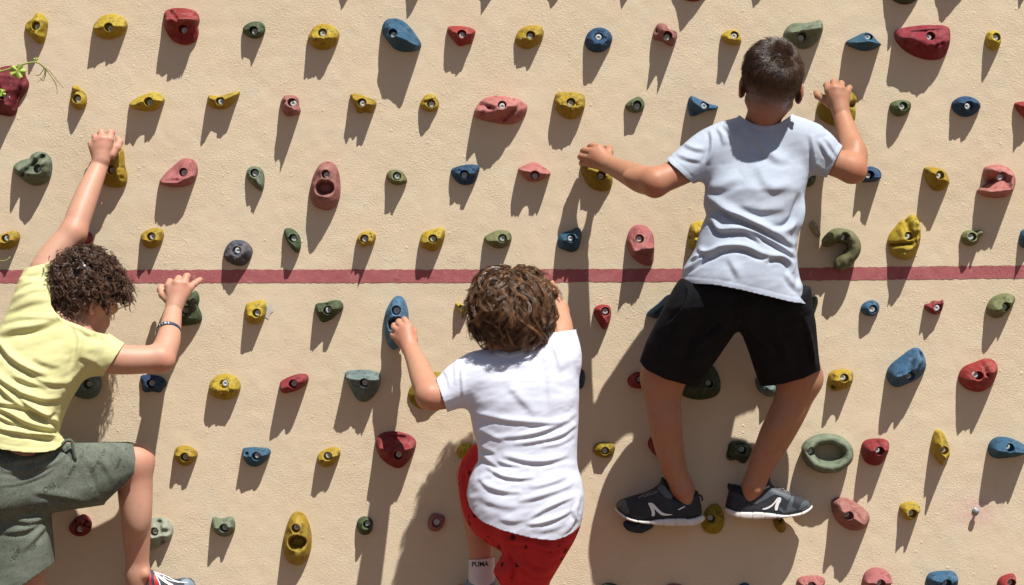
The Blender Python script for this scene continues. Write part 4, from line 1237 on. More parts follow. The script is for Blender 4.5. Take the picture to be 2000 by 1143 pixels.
for x, y, r in ((522, 607, 14),):
    pts = [(x + r * random.uniform(.6, 1.15) * math.cos(a) * .8, y + r * random.uniform(.6, 1.2) * math.sin(a) * 1.1) for a in np.arange(0, 6.28, .45)]
    chip = mat('grey_filler', (0.42, 0.40, 0.40), 0.9, (0.52, 0.47, 0.42), 120, bump=0.4)
    Vc = [P(a, b, 1.6) for a, b in pts] + [P(x, y, 2.2)]
    n = len(pts)
    mesh_obj('filler_patch', np.array(Vc), [((i + 1) % n, i, n) for i in range(n)], chip, WALL)
# ------------------------------------------------------------------ people: shared builders
def skin_mat(name, base, red, deep):
    def layers(t, tc, col, mix, ramp, noise, b):
        col = mix(base, red, ramp(noise(9, 5).outputs[0], 0.38, 0.66, 0, 1.0))
        col = mix(col, deep, ramp(noise(70, 5, 0.7).outputs[0], 0.5, 0.75, 0, 0.35))
        fl = t.nodes.new('ShaderNodeAttribute'); fl.attribute_name = 'flush'
        col = mix(col, tuple(v * k for v, k in zip(red, (1.0, 0.74, 0.72))), fl.outputs['Fac'])
        a = t.nodes.new('ShaderNodeAttribute'); a.attribute_name = 'hairline'
        mm = t.nodes.new('ShaderNodeMath'); mm.operation = 'MULTIPLY'
        t.links.new(a.outputs['Fac'], mm.inputs[0])
        t.links.new(ramp(noise(700, 2).outputs[0], 0.3, 0.6, 0.82, 1.0), mm.inputs[1])
        return mix(col, (0.035, 0.02, 0.012), mm.outputs[0])
    return mat(name, base, 0.5, spec=0.34, sss=0.05, bump=0.35, bscale=700, bdist=0.0006, layers=layers)
def hair_mat(name, a, b_, rough=0.38, spec=0.6):
    m = bpy.data.materials.new(name)
    m.use_nodes = True
    t = m.node_tree
    b = t.nodes['Principled BSDF']
    g = t.nodes.new('ShaderNodeNewGeometry')
    x = t.nodes.new('ShaderNodeMix'); x.data_type = 'RGBA'
    at = t.nodes.new('ShaderNodeAttribute'); at.attribute_name = 'tone'
    t.links.new(at.outputs['Fac'], x.inputs[0])
    x.inputs[6].default_value = (*a, 1); x.inputs[7].default_value = (*b_, 1)
    t.links.new(x.outputs[2], b.inputs['Base Color'])
    b.inputs['Roughness'].default_value = rough
    b.inputs['Specular IOR Level'].default_value = spec
    return m
def cloth_mat(name, base, var, fine, weave=900, rough=0.9, layers=None, sheen=0.0):
    return mat(name, base, rough, var, 18, bump=0.35, bscale=weave, bdist=0.0006, spec=0.12, sheen=sheen, fine=fine, layers=layers)

def strands_mesh(S_list, R_list, tone, sides=3):
    """many thin tapered hairs in one mesh. S_list: (n, k, 3) points, R_list: (n, k) radii, tone: (n,)"""
    n, k, _ = S_list.shape
    tan = np.gradient(S_list, axis=1)
    tan /= np.linalg.norm(tan, axis=2, keepdims=True) + 1e-12
    ref = np.where(np.abs(tan[..., 1:2]) < 0.8, np.array((0, 1.0, 0)), np.array((1.0, 0, 0)))
    a = np.cross(tan, ref); a /= np.linalg.norm(a, axis=2, keepdims=True) + 1e-12
    b = np.cross(tan, a)
    V = []
    for s in range(sides):
        t = 2 * math.pi * s / sides
        V.append(S_list + R_list[..., None] * (math.cos(t) * a + math.sin(t) * b))
    V = np.stack(V, 2).reshape(-1, 3)                   # n, k, sides
    i = np.arange(n)[:, None, None] * (k * sides)
    j = np.arange(k - 1)[None, :, None] * sides
    s = np.arange(sides)[None, None, :]
    s2 = (s + 1) % sides
    F = np.stack(((i + j + s), (i + j + s2), (i + j + sides + s2), (i + j + sides + s)), -1).reshape(-1, 4)
    return V, F, np.repeat(tone, k * sides)

class Head:
    """a head: centre C (world), axes R (right), F (face), U (crown), size factor"""
    def __init__(self, C, F, U, hs=1.0):
        self.C = np.array(C)
        F = np.array(F, float); F /= np.linalg.norm(F)
        U = np.array(U, float); U -= F * U.dot(F); U /= np.linalg.norm(U)
        self.F, self.U, self.R = F, U, np.cross(F, U)
        self.hs = hs
        self.M = np.stack((self.R, self.F, self.U))
    def p(self, x, y, z):
        return self.C + self.hs * (self.R * x + self.F * y + self.U * z)
    def loc(self, V):
        return ((V - self.C) @ self.M.T) / self.hs
    def dirs(self, d):
        return d @ self.M
    SK = (0.069, 0.090, 0.081)
    def build(self, fld, neck):
        h = self.hs
        fld.ellipsoid(self.p(0, -0.010, 0), self.M, [v * h for v in self.SK], 0.0)
        fld.ellipsoid(self.p(0, 0.034, -0.052), self.M, (0.048 * h, 0.054 * h, 0.062 * h), 0.02)
        fld.cone(self.p(-0.010, 0.066, -0.096), 0.019 * h, self.p(0.010, 0.066, -0.096), 0.019 * h, 0.025)
        for s in (-1, 1):
            fld.cone(self.p(s * 0.043, 0.012, -0.064), 0.014 * h, self.p(s * 0.018, 0.058, -0.094), 0.014 * h, 0.02)
            fld.cone(self.p(s * 0.036, 0.062, -0.042), 0.017 * h, self.p(s * 0.032, 0.056, -0.062), 0.018 * h, 0.02)
            fld.cone(self.p(s * 0.014, 0.079, 0.004), 0.010 * h, self.p(s * 0.040, 0.066, 0.002), 0.010 * h, 0.015)
            fld.ellipsoid(self.p(s * 0.030, 0.088, -0.018), self.M, (0.015 * h, 0.010 * h, 0.010 * h), 0.008, cut=True)
        fld.cone(self.p(0, 0.083, -0.010), 0.006 * h, self.p(0, 0.099, -0.042), 0.0105 * h, 0.012)
        for s in (-1, 1):
            fld.cone(self.p(s * 0.011, 0.088, -0.044), 0.0065 * h, self.p(s * 0.009, 0.090, -0.043), 0.0065 * h, 0.006)
        fld.cone(self.p(-0.015, 0.082, -0.065), 0.0062 * h, self.p(0.015, 0.082, -0.065), 0.0062 * h, 0.006)
        fld.cone(self.p(-0.013, 0.081, -0.075), 0.0070 * h, self.p(0.013, 0.081, -0.075), 0.0070 * h, 0.006)
        # ears: tilted shell with a hollow and a lobe
        for s in (-1, 1):
            ang = s * math.radians(32)
            R2 = self.R * math.cos(ang) - self.F * math.sin(ang) * 1.0
            F2 = self.F * math.cos(ang) + self.R * math.sin(ang)
            # the shell's plane leans outwards to the back
            Rn = self.R * s * math.cos(math.radians(28)) + self.F * math.sin(math.radians(28))
            Fn = np.cross(self.U, Rn); Fn /= np.linalg.norm(Fn)
            M = np.stack((Rn, Fn, self.U))
            c = self.p(s * 0.0705, -0.012, -0.030)
            fld.ellipsoid(c, M, (0.0062 * h, 0.0165 * h, 0.026 * h), 0.006)
            fld.ellipsoid(c + (Rn * 0.0045 - Fn * 0.001 * s) * h, M, (0.0055 * h, 0.0115 * h, 0.019 * h), 0.004, cut=True)
            fld.cone(self.p(s * 0.069, -0.006, -0.050), 0.007 * h, self.p(s * 0.0695, -0.005, -0.053), 0.0065 * h, 0.006)
        (A, ra) = neck
        fld.cone(self.p(0, -0.026, -0.040), ra * 0.86, A, ra, 0.014)
    def eyes(self, parent, iris=(0.06, 0.03, 0.015)):
        wm = mat('eye_white', (0.7, 0.68, 0.66), 0.2)
        im = mat('iris', iris, 0.2)
        for s in (-1, 1):
            c = self.p(s * 0.029, 0.0665, -0.018)
            V, F = ball(c, 0.0112 * self.hs, 14, 9)
            e = mesh_obj('eye', V, F, wm, parent)
            V, F = ball(c + self.F * 0.0065 * self.hs, 0.0060 * self.hs, 12, 7)
            mesh_obj('iris', V, F, im, e)
def ball(c, r, n=16, m=10, sc=(1, 1, 1)):
    V = []
    for j in range(m + 1):
        th = math.pi * j / m
        for i in range(n):
            ph = 2 * math.pi * i / n
            V.append((c[0] + r * sc[0] * math.sin(th) * math.cos(ph), c[1] + r * sc[1] * math.sin(th) * math.sin(ph), c[2] + r * sc[2] * math.cos(th)))
    F = []
    for j in range(m):
        for i in range(n):
            k = (i + 1) % n
            F.append((j * n + i, (j + 1) * n + i, (j + 1) * n + k, j * n + k))
    return np.array(V), F

def finger(fld, pts, k=0.0016):
    """chain of joints; the joints themselves swell a little"""
    q = [(P(a, b, c), RK(r, c)) for a, b, c, r in pts]
    for i, ((A, ra), (B, rb)) in enumerate(zip(q, q[1:])):
        fld.cone(A, ra, B, rb, k)
        M = (A + B) / 2
    for A, ra in q[1:-1]:
        fld.cone(A, ra * 1.07, A + 1e-4, ra * 1.07, 0.002)
def palm(fld, wrist, mcps, r=9, k=0.012):
    """fan of metacarpals from the wrist to the knuckles"""
    W = wrist
    for m in mcps:
        a = (W[0] * .82 + m[0] * .18, W[1] * .82 + m[1] * .18, W[2] * .82 + m[2] * .18, W[3] * 0.66)
        fld.chain([a, (m[0], m[1], m[2], m[3])], k)
    for a, b in zip(mcps, mcps[1:]):
        fld.chain([((a[0] * .7 + W[0] * .3), (a[1] * .7 + W[1] * .3), a[2] - 2, r * .8), ((b[0] * .7 + W[0] * .3), (b[1] * .7 + W[1] * .3), b[2] - 2, r * .8)], k)
        fld.chain([((a[0] * .35 + W[0] * .65), (a[1] * .35 + W[1] * .65), a[2] - 2, r * .95), ((b[0] * .35 + W[0] * .65), (b[1] * .35 + W[1] * .65), b[2] - 2, r * .95)], k)

def cloth(name, fld, clips, lines, mt, parent, t=0.0022, extra=0.0, seed=0.0, relax=2, band=None, wfun=None):
    V, F = fld.mesh(relax)
    V = folds(V, F, lines, 1.0, extra, seed, wfun)
    for g in clips:
        V, F = clip(V, F, g)
    if band:
        N = vnormals(V, F)
        px, py, d = to_px(V)
        V = V + N * (band(px, py) * S)[:, None]
    V = laplace(V, F, 0.25)
    o = mesh_obj(name, V, F, mt, parent)
    if t: solidify(o, t)
    return o, V, F
def pxclip(f):
    """clip function in photo pixels"""
    return lambda V: f(*to_px(V))
def below(line):
    xs = [p[0] for p in line]; ys = [p[1] for p in line]
    return lambda x, y, d: y - np.interp(x, xs, ys)
def halfplane(a, b, keep, region=None):
    """> 0 on the far side of the line a-b from the point keep"""
    dx, dy = b[0] - a[0], b[1] - a[1]
    L = math.hypot(dx, dy)
    def g(x, y):
        return ((x - a[0]) * -dy + (y - a[1]) * dx) / L
    s = -1 if g(*keep) > 0 else 1
    def f(x, y, d):
        v = s * g(x, y)
        if region is not None: v = np.where(region(x, y, d), v, -50.0)
        return v
    return f
def gap(line, w=1.2, h=1.0, band_w=13):
    """raised hem band with a stitched groove at distance band_w above a hem line"""
    xs = [p[0] for p in line]; ys = [p[1] for p in line]
    def f(x, y):
        q = np.interp(x, xs, ys) - y
        on = (x > min(xs)) & (x < max(xs))
        return np.where(on, h * sstep(band_w + 2, band_w, q) * sstep(-40, -20, q) - 1.2 * np.exp(-((q - band_w) / 1.6) ** 2), 0)
    return f

# ------------------------------------------------------------------ sports shoe seen from its side
def side_shoe(parent, o, sc, upper, sole, dc, W, toe_x, heel_x, mats, logo, overlays, laces, tab, label=None):
    """upper / sole: outlines in zoom pixels with origin o and scale sc"""
    c = lambda pts: [(o[0] + x / sc, o[1] + y / sc) for x, y in pts]
    up, so = c(upper), c(sole)
    root = empty('shoe', P(*np.mean(so, 0), dc))
    root.parent = parent; root.location = Vector(P(*np.mean(so, 0), dc)) - world_loc(parent)
    tx, hx = o[0] + toe_x / sc, o[0] + heel_x / sc
    def wfun(k):
        def f(x, y):
            u = np.clip((np.asarray(x) - hx) / (tx - hx), 0, 1)      # 0 heel, 1 toe
            return W * k * (0.74 + 0.30 * np.sin(np.clip(u * 1.25 - 0.05, 0, 1.25) * math.pi * .8)) * np.sqrt(np.clip(1 - np.clip((u - .8) / .23, 0, 1) ** 2.5, 0.2, 1)) * np.sqrt(np.clip(1 - np.clip((.12 - u) / .16, 0, 1) ** 2, 0.2, 1))
        return f
    lo = np.minimum(np.min(up, 0), np.min(so, 0)) - 8; hi = np.maximum(np.max(up, 0), np.max(so, 0)) + 8
    A, Bq = P(lo[0], hi[1], dc + W + 10), P(hi[0], lo[1], dc - W - 10)
    def fld():
        return Field(axis(A[0], Bq[0], 0.0019), axis(A[1], Bq[1], 0.0030), axis(A[2], Bq[2], 0.0019))
    f = fld(); f.slab(smooth_poly(up, 1), dc, wfun(0.93), 15)
    Vu, Fu = f.mesh(1)
    N = vnormals(Vu, Fu); px, py, d = to_px(Vu)
    u = mesh_obj('upper', Vu, Fu, mats[0], root)
    f = fld(); f.slab(smooth_poly(so, 1), dc, wfun(1.06), 4)
    Vs, Fs = f.mesh(1)
    px, py, d = to_px(Vs)
    N = vnormals(Vs, Fs)
    g = np.zeros(len(Vs))
    for k in range(6):
        x = tx + (hx - tx) * (0.12 + 0.14 * k)
        g -= 1.6 * np.exp(-((px - x) / 0.9) ** 2) * sstep(so[len(so) // 2][1] - 14, so[len(so) // 2][1] - 6, py)
    Vs = Vs + N * (g * S)[:, None]
    mesh_obj('sole', Vs, Fs, mats[1], root)
    tr = bvh(Vu, Fu)
    for nm, m, polys, off in overlays:
        for p in polys: decal(nm, [c(p)], tr, off, m, root)
    decal('side_mark', [smooth_poly(c(p), 1).tolist() for p in logo], tr, 0.0016, mats[2], root)
    for p in laces:
        pts = []
        for x, y in spline(c(p), 9):
            q_ = on_surface(tr, x, y, 0.001)
            if q_ is None: q_ = P(x, y, dc + 6)
            pts.append(q_)
        V, F = tube(pts, 0.0017, 6)
        mesh_obj('lace', V, F, mats[3], root)
    for p, r, m in tab:
        q_ = [P(x, y, dc) for x, y in spline(c(p), 10)]
        V, F = tube(q_, r, 8)
        mesh_obj('pull_tab', V, F, m, root)
    return root, tr

def simple_shoe(parent, ankle, toe, r, upper, sole):
    """laced shoe from ankle to toe, given as (px, py, d)"""
    A, T_ = P(*ankle), P(*toe)
    R = r * S
    lo = np.minimum(A, T_) - 3 * R; hi = np.maximum(A, T_) + 3 * R
    root = empty('shoe', (A + T_) / 2); root.parent = parent
    root.location = Vector((A + T_) / 2) - world_loc(parent)
    dn = np.array((0, 0, -1.0))
    f = Field(*(axis(l, h, 0.0034) for l, h in zip(lo, hi)))
    f.cone(A + dn * 0.2 * R, R * .95, A + dn * 1.0 * R, R, 0.01)
    f.cone(A + dn * 1.0 * R, R, T_ + dn * 1.15 * R, R * .8, 0.02)
    V, F = f.mesh(1)
    mesh_obj('upper', V, F, upper, root)
    f = Field(*(axis(l, h, 0.0034) for l, h in zip(lo, hi)))
    f.cone(A + dn * 1.75 * R, R * .62, T_ + dn * 1.75 * R, R * .6, 0.01)
    V, F = f.mesh(1)
    mesh_obj('sole', V, F, sole, root)
    return root

def flush(V, spots):
    """redder skin at joints, knuckles and ears: (px, py, d, radius px, amount)"""
    f = np.zeros(len(V))
    for x, y, d, r, a in spots:
        c = P(x, y, d)
        f += a * np.exp(-((V - c) ** 2).sum(1) / (r * S) ** 2)
    return np.clip(f * (0.65 + 0.5 * fbm(V[:, 0] * 60, V[:, 1] * 60, V[:, 2] * 60, 2)), 0, 0.85)
# ------------------------------------------------------------------ the tall boy in grey and black
def person(label, px, py, d):
    r = empty('person', P(px, py, d))
    tag(r, label, 'person')
    return r
tan_skin = skin_mat('tanned_skin', (0.36, 0.185, 0.112), (0.40, 0.178, 0.105), (0.22, 0.10, 0.055))
grey_cloth = cloth_mat('heather_grey_jersey', (0.41, 0.455, 0.535), (0.365, 0.41, 0.49), (520, (0.28, 0.325, 0.40), 0.6))
black_cloth = cloth_mat('black_jersey', (0.008, 0.008, 0.010), (0.012, 0.012, 0.014), (400, (0.017, 0.017, 0.020), 0.4))
def tall_boy():
    root = person('tallest boy seen from behind in a grey T-shirt and black shorts, both feet on holds', 1455, 560, 190)
    hd = Head(P(1508, 150, 240), (0.04, 1.0, 0.10), (0.11, 0.0, 1.0), 1.0)
    xs = axis(P(1090, 0, 150)[0], P(1725, 0, 150)[0], 0.0036, ((P(1115, 0, 60)[0], P(1215, 0, 60)[0], 0.0016), (P(1585, 0, 60)[0], P(1672, 0, 60)[0], 0.0016)))
    ys = axis(-360 * S, 4 * S, 0.0036, ((-100 * S, 0, 0.0022),))
    zs = axis(P(0, 1030, 30)[2], P(0, 55, 200)[2], 0.0036, ((P(0, 345, 60)[2], P(0, 270, 60)[2], 0.0017), (P(0, 240, 60)[2], P(0, 150, 60)[2], 0.0017)))
    f = Field(xs, ys, zs)
    # trunk
    f.chain([(1482, 315, 178, 66), (1470, 400, 196, 72), (1458, 500, 198, 68), (1454, 545, 200, 66)], 0.03, 0.72)
    # arms
    f.chain([(1412, 292, 184, 32), (1340, 330, 214, 27.5), (1280, 356, 234, 27)], 0.025)
    f.chain([(1280, 356, 234, 28), (1254, 351, 200, 27), (1222, 336, 150, 22.5), (1190, 322, 98, 16.5)], 0.012)
    f.chain([(1570, 290, 182, 32), (1628, 316, 186, 28), (1664, 330, 178, 27)], 0.025)
    f.chain([(1664, 330, 178, 28), (1666, 300, 150, 26), (1656, 262, 112, 21), (1643, 222, 80, 16.5)], 0.012)
    # legs
    f.chain([(1402, 575, 196, 52), (1296, 738, 106, 43)], 0.03)
    f.chain([(1292, 738, 106, 38), (1296, 790, 96, 34), (1303, 850, 84, 30.5), (1314, 905, 70, 25.5), (1331, 952, 58, 20.5)], 0.02)
    f.chain([(1331, 952, 56, 20.5), (1340, 985, 50, 19), (1300, 995, 48, 17), (1240, 1000, 46, 14)], 0.02)
    f.chain([(1510, 575, 196, 52), (1563, 738, 106, 43)], 0.03)
    f.chain([(1563, 738, 106, 40), (1543, 795, 98, 36), (1516, 850, 86, 33), (1490, 903, 72, 25.5), (1473, 948, 60, 20.5)], 0.02)
    f.chain([(1473, 948, 58, 20.5), (1466, 978, 52, 19), (1500, 990, 48, 17), (1555, 995, 46, 14)], 0.02)
    f.ellipsoid(P(1308, 812, 112), np.eye(3), (.021, .026, .058), 0.02)
    f.ellipsoid(P(1534, 812, 114), np.array(((.84, 0, -.54), (0, 1, 0), (.54, 0, .84))), (.022, .026, .058), 0.02)
    f.ellipsoid(P(1245, 346, 205), np.eye(3), (.036, .022, .022), 0.02)
    f.ellipsoid(P(1672, 300, 158), np.eye(3), (.020, .022, .036), 0.02)
    # ankle bones, elbow tip, heel tendon
    f.ellipsoid(P(1329, 962, 76), np.eye(3), (.011, .009, .011), 0.01)
    f.ellipsoid(P(1476, 957, 78), np.eye(3), (.011, .009, .011), 0.01)
    f.ellipsoid(P(1278, 372, 236), np.eye(3), (.012, .012, .010), 0.02)
    f.ellipsoid(P(1676, 340, 182), np.eye(3), (.011, .012, .012), 0.02)
    hd.build(f, (P(1488, 244, 184), RK(30, 184)))
    f.chain([(1488, 240, 182, 31), (1486, 300, 178, 50)], 0.015, 0.8)
    # left hand over the top of its hold
    W = (1196, 325, 100, 17)
    m = [(1170, 291, 80, 9.5), (1160, 298, 82, 9.5), (1155, 309, 80, 9), (1154, 320, 74, 8)]
    palm(f, W, m, 9)
    finger(f, [m[0], (1158, 286, 66, 6.8), (1153, 287, 46, 6.2), (1154, 290, 28, 5.4)])
    finger(f, [m[1], (1143, 294, 68, 6.8), (1139, 296, 46, 6.2), (1143, 299, 28, 5.4)])
    finger(f, [m[2], (1137, 305, 66, 6.6), (1134, 307, 46, 6), (1139, 309, 28, 5.2)])
    finger(f, [m[3], (1138, 316, 58, 5.8), (1136, 319, 42, 5.4), (1141, 321, 28, 4.8)])
    finger(f, [(1186, 311, 88, 9), (1190, 297, 74, 7.6), (1189, 291, 54, 6.8), (1183, 290, 38, 6)], 0.006)
    # right hand
    W = (1642, 222, 82, 17)
    m = [(1619, 177, 76, 9), (1630, 173, 80, 9.3), (1642, 175, 78, 9), (1653, 181, 72, 8.2)]
    palm(f, W, m, 9)
    finger(f, [m[0], (1615, 167, 64, 6.6), (1614, 167, 46, 6), (1616, 171, 30, 5.2)])
    finger(f, [m[1], (1629, 161, 66, 6.8), (1628, 161, 46, 6.2), (1629, 166, 28, 5.4)])
    finger(f, [m[2], (1643, 164, 64, 6.6), (1644, 165, 46, 6), (1644, 169, 28, 5.2)])
    finger(f, [m[3], (1659, 172, 58, 5.8), (1660, 173, 42, 5.3), (1659, 177, 28, 4.8)])
    finger(f, [(1622, 204, 74, 9), (1609, 194, 64, 7.6), (1598, 187, 52, 6.8), (1594, 181, 42, 5.8)], 0.006)
    V, F = f.mesh(1)
    L = hd.loc(V)
    # cropped hair: darker skin on the back and sides fading out towards nape and ears
    top = sstep(-0.112, -0.036, L[:, 2]) ** 1.4
    face = 1 - sstep(0.010, 0.035, L[:, 1] - 0.35 * np.clip(L[:, 2], 0, .1))
    ear = 1 - sstep(0.0715, 0.075, np.abs(L[:, 0])) * (L[:, 2] < 0.0)
    near = (np.abs(L[:, 0]) < 0.1) & (np.abs(L[:, 1]) < 0.13) & (L[:, 2] > -0.1)
    crown = sstep(0.0, 0.04, L[:, 2])
    near &= np.linalg.norm((L + np.array((0, 0.010, 0))) / np.array(Head.SK), axis=1) < np.where(L[:, 2] < -0.03, 1.35, 1.07)
    hl = np.where(near, np.maximum(top * face * ear, crown * (L[:, 1] < 0.06)), 0) * 0.93
    mesh_obj('body', V, F, tan_skin, root, attrs={'hairline': hl, 'flush': flush(V, [(1274, 372, 250, 26, .8), (1682, 342, 190, 26, .8), (1452, 174, 236, 16, .9), (1558, 186, 236, 16, .9), (1158, 300, 84, 16, .4), (1635, 174, 84, 18, .4), (1290, 745, 140, 30, .4), (1568, 745, 140, 30, .4), (1331, 975, 70, 20, .5), (1472, 968, 70, 20, .5), (1490, 232, 215, 26, .5)])})
    hd.eyes(root)
    # hair -------------------------------------------------------------
    rg = np.random.default_rng(11)
    N = vnormals(V, F)
    near = (np.abs(L[:, 0]) < 0.1) & (np.abs(L[:, 1]) < 0.13) & (L[:, 2] > -0.09) & (np.abs(L[:, 0]) < 0.069)
    pick = rg.choice(np.nonzero(near)[0], 60000)
    loc, nn = L[pick] + rg.normal(size=(60000, 3)) * 0.0012, N[pick] @ hd.M.T
    n = len(loc)
    keep = (loc[:, 2] > -0.078 + 0.022 * rg.random(n)) & (loc[:, 1] < 0.045 + 0.4 * np.clip(loc[:, 2] - 0.02, 0, .1)) & ~((loc[:, 2] < 0.018) & (loc[:, 1] > 0.004))
    keep &= ~((np.abs(loc[:, 0]) > 0.060) & (loc[:, 2] < -0.002) & (loc[:, 1] > -0.034))
    keep &= rg.random(n) < np.where(loc[:, 2] < -0.03, 0.30, np.where(loc[:, 2] < 0.0, 0.5, 0.8))
    loc, nn = loc[keep][:22000], nn[keep][:22000]
    n = len(loc)
    length = np.interp(loc[:, 2], [-0.06, -0.03, 0.0, 0.03, 0.06], [0.003, 0.005, 0.010, 0.018, 0.024]) * (0.75 + 0.5 * rg.random(n))
    whorl = np.array((0.040, -0.062, 0.050)); wn = whorl / np.linalg.norm(whorl)
    away = loc - whorl; away -= nn * (away * nn).sum(1)[:, None]
    dist = np.linalg.norm(away, axis=1)[:, None] + 1e-6
    away /= dist
    spin = np.cross(nn, away)
    clump = np.stack([fbm(loc[:, 0] * 75 + 9 * k, loc[:, 1] * 75, loc[:, 2] * 75 + 3 * k, 2) for k in range(3)], 1)
    flow = away + 0.55 * spin * np.exp(-dist / 0.05) + 0.75 * clump * sstep(-.02, .03, loc[:, 2])[:, None]
    flow -= nn * (flow * nn).sum(1)[:, None]
    flow /= np.linalg.norm(flow, axis=1)[:, None] + 1e-6
    K = 5
    t = np.linspace(0, 1, K)[None, :, None]
    lift = np.interp(loc[:, 2], [-0.05, 0.0, 0.05], [0.25, 0.42, 0.55])[:, None, None] * (0.7 + 0.6 * rg.random((n, 1, 1)))
    pts = loc[:, None, :] - 0.0015 * nn[:, None, :] + length[:, None, None] * (t * flow[:, None, :] + lift * (t - 0.55 * t * t) * 1.6 * nn[:, None, :])
    pts = hd.C + hd.hs * hd.dirs(pts.reshape(-1, 3)).reshape(n, K, 3)
    rad = 0.00055 * (1 - 0.75 * np.linspace(0, 1, K))[None, :] * np.ones((n, 1))
    Vh, Fh, tone = strands_mesh(pts, rad, np.clip(0.35 + 0.35 * clump[:, 0] + 0.35 * rg.random(n), 0, 1))
    hm = hair_mat('dark_brown_hair', (0.019, 0.0105, 0.0065), (0.125, 0.068, 0.036), 0.36)
    ho = mesh_obj('hair', Vh, Fh, hm, root, attrs={'tone': tone})
    # T-shirt ----------------------------------------------------------
    xs = axis(P(1285, 0, 200)[0], P(1665, 0, 200)[0], 0.0032)
    ys = axis(-320 * S, -95 * S, 0.0040)
    zs = axis(P(0, 640, 200)[2], P(0, 205, 200)[2], 0.0032)
    f = Field(xs, ys, zs)
    f.loft([(222, 1452, 1538, 176, 34), (234, 1432, 1562, 174, 42), (244, 1412, 1580, 173, 48), (262, 1394, 1590, 173, 56), (300, 1382, 1586, 178, 66), (340, 1379, 1580, 187, 76),
            (372, 1377, 1572, 198, 80), (400, 1374, 1568, 198, 77), (420, 1380, 1565, 199, 75), (440, 1371, 1561, 200, 75), (465, 1363, 1557, 202, 76), (485, 1358, 1555, 204, 78),
            (500, 1350, 1556, 206, 80), (515, 1340, 1557, 207, 82), (525, 1334, 1558, 208, 83), (545, 1332, 1562, 210, 84), (570, 1332, 1572, 210, 84), (592, 1332, 1580, 210, 84), (630, 1332, 1586, 210, 84)], 0.0)
    f.chain([(1420, 285, 192, 46), (1385, 296, 198, 43), (1345, 322, 212, 37), (1318, 341, 222, 34), (1300, 354, 228, 33)], 0.03)
    f.chain([(1560, 280, 190, 46), (1588, 288, 188, 43), (1612, 306, 187, 38), (1634, 319, 186, 33), (1652, 328, 184, 32)], 0.03)
    g = lambda pts: [(1280 + x / 3.008, 220 + y / 3.008) for x, y in pts]
    hem = [(1320, 545), (1333, 550), (1345, 553), (1400, 557), (1450, 567), (1500, 579), (1545, 590), (1576, 594), (1590, 590)]
    clips = [pxclip(below(hem)),
             pxclip(halfplane((1306, 315), (1348, 354), (1450, 350), lambda x, y, d: (x < 1372) & (y < 410))),
             pxclip(halfplane((1645, 287), (1615, 347), (1500, 350), lambda x, y, d: (x > 1600) & (y < 410))),
             pxclip(lambda x, y, d: np.where((x > 1440) & (x < 1552) & (y < 262), np.interp(x, [1440, 1452, 1468, 1482, 1495, 1510, 1526, 1540, 1552], [222, 232, 241, 245.5, 247, 245, 239, 230, 220]) - y, -50.))]
    lines = [(g([(300, 490), (345, 520), (430, 570), (520, 620), (640, 680), (720, 725), (815, 790)]), 7, 9, 0.8),
             (g([(305, 610), (340, 640), (380, 690), (460, 688), (545, 695), (625, 760)]), 6, 7, 0.8),
             (g([(540, 670), (640, 730), (740, 790), (825, 850)]), 5, 6, 0.7),
             (g([(235, 790), (310, 830), (380, 795), (460, 785), (540, 795), (620, 830), (700, 838)]), 6, 7, 0.8),
             (g([(640, 878), (690, 850), (745, 852), (790, 890), (800, 950)]), 5, 6, 0.7),
             (g([(165, 925), (220, 900), (290, 850), (370, 815), (450, 800)]), 5, 5, 0.6),
             (g([(180, 870), (240, 850), (300, 820)]), 4, 4.5, 0.6),
             (g([(875, 480), (850, 560), (820, 640), (760, 690), (680, 695)]), 7, 6, 0.8),
             (g([(868, 500), (845, 600), (828, 700), (830, 800)]), 5, 4.5, 0.4),
             (g([(300, 560), (360, 560), (430, 590), (500, 640)]), 5, 4, 0.6),
             (g([(320, 100), (332, 160), (325, 230), (300, 300)]), 5, 4, 0.7),
             (g([(915, 130), (925, 200), (932, 300), (935, 350)]), 5, 4, 0.7),
             (g([(400, 70), (440, 110), (470, 170)]), 6, 3.5, 0.5),
             (g([(360, 90), (390, 130), (400, 190)]), 5, 3, 0.5),
             (g([(500, 60), (580, 150), (660, 230), (730, 280), (790, 270)]), 9, 3.5, 0.4),
             (g([(320, 425), (370, 435), (440, 405), (500, 375)]), 11, 3.5, 0.55),
             (g([(600, 300), (650, 410), (710, 440), (800, 410)]), 12, 2.6, 0.45),
             (g([(500, 530), (560, 560), (640, 570), (760, 560)]), 10, 3, 0.5),
             (g([(160, 180), (220, 210), (290, 220)]), 5, 2.5, 0.5), (g([(120, 240), (190, 270), (270, 280)]), 5, 2.5, 0.5),
             (g([(960, 160), (1000, 230), (1040, 290)]), 5, 3, 0.5), (g([(1000, 150), (1040, 210), (1070, 260)]), 4, 2.5, 0.5),
             (g([(940, 290), (980, 330), (1020, 350)]), 5, 3, 0.6),
             (g([(430, 850), (470, 920), (500, 980)]), 8, 2.5, 0.5), (g([(760, 940), (800, 1000), (850, 1050)]), 6, 3, 0.5),
             (g([(850, 960), (840, 1030), (860, 1080)]), 5, 3, 0.4)]
    hb = gap(hem, h=0.7, band_w=11)
    def band(px, py):
        r = hb(px, py)
        a = ((px - 1306) * 39 - (py - 315) * 42) / 57.3       # distance inward from the left cuff
        r += np.where((px < 1372) & (py < 372) & (a > -2), -1.0 * np.exp(-((a - 10) / 1.5) ** 2), 0)
        b_ = -((px - 1645) * 60 + (py - 287) * 30) / 67
        r += np.where((px > 1600) & (py < 372) & (b_ > -2), -1.0 * np.exp(-((b_ - 10) / 1.5) ** 2), 0)
        yl = np.interp(px, [1440, 1452, 1468, 1482, 1495, 1510, 1526, 1540, 1552], [222, 232, 241, 245.5, 247, 245, 239, 230, 220])
        q_ = py - yl
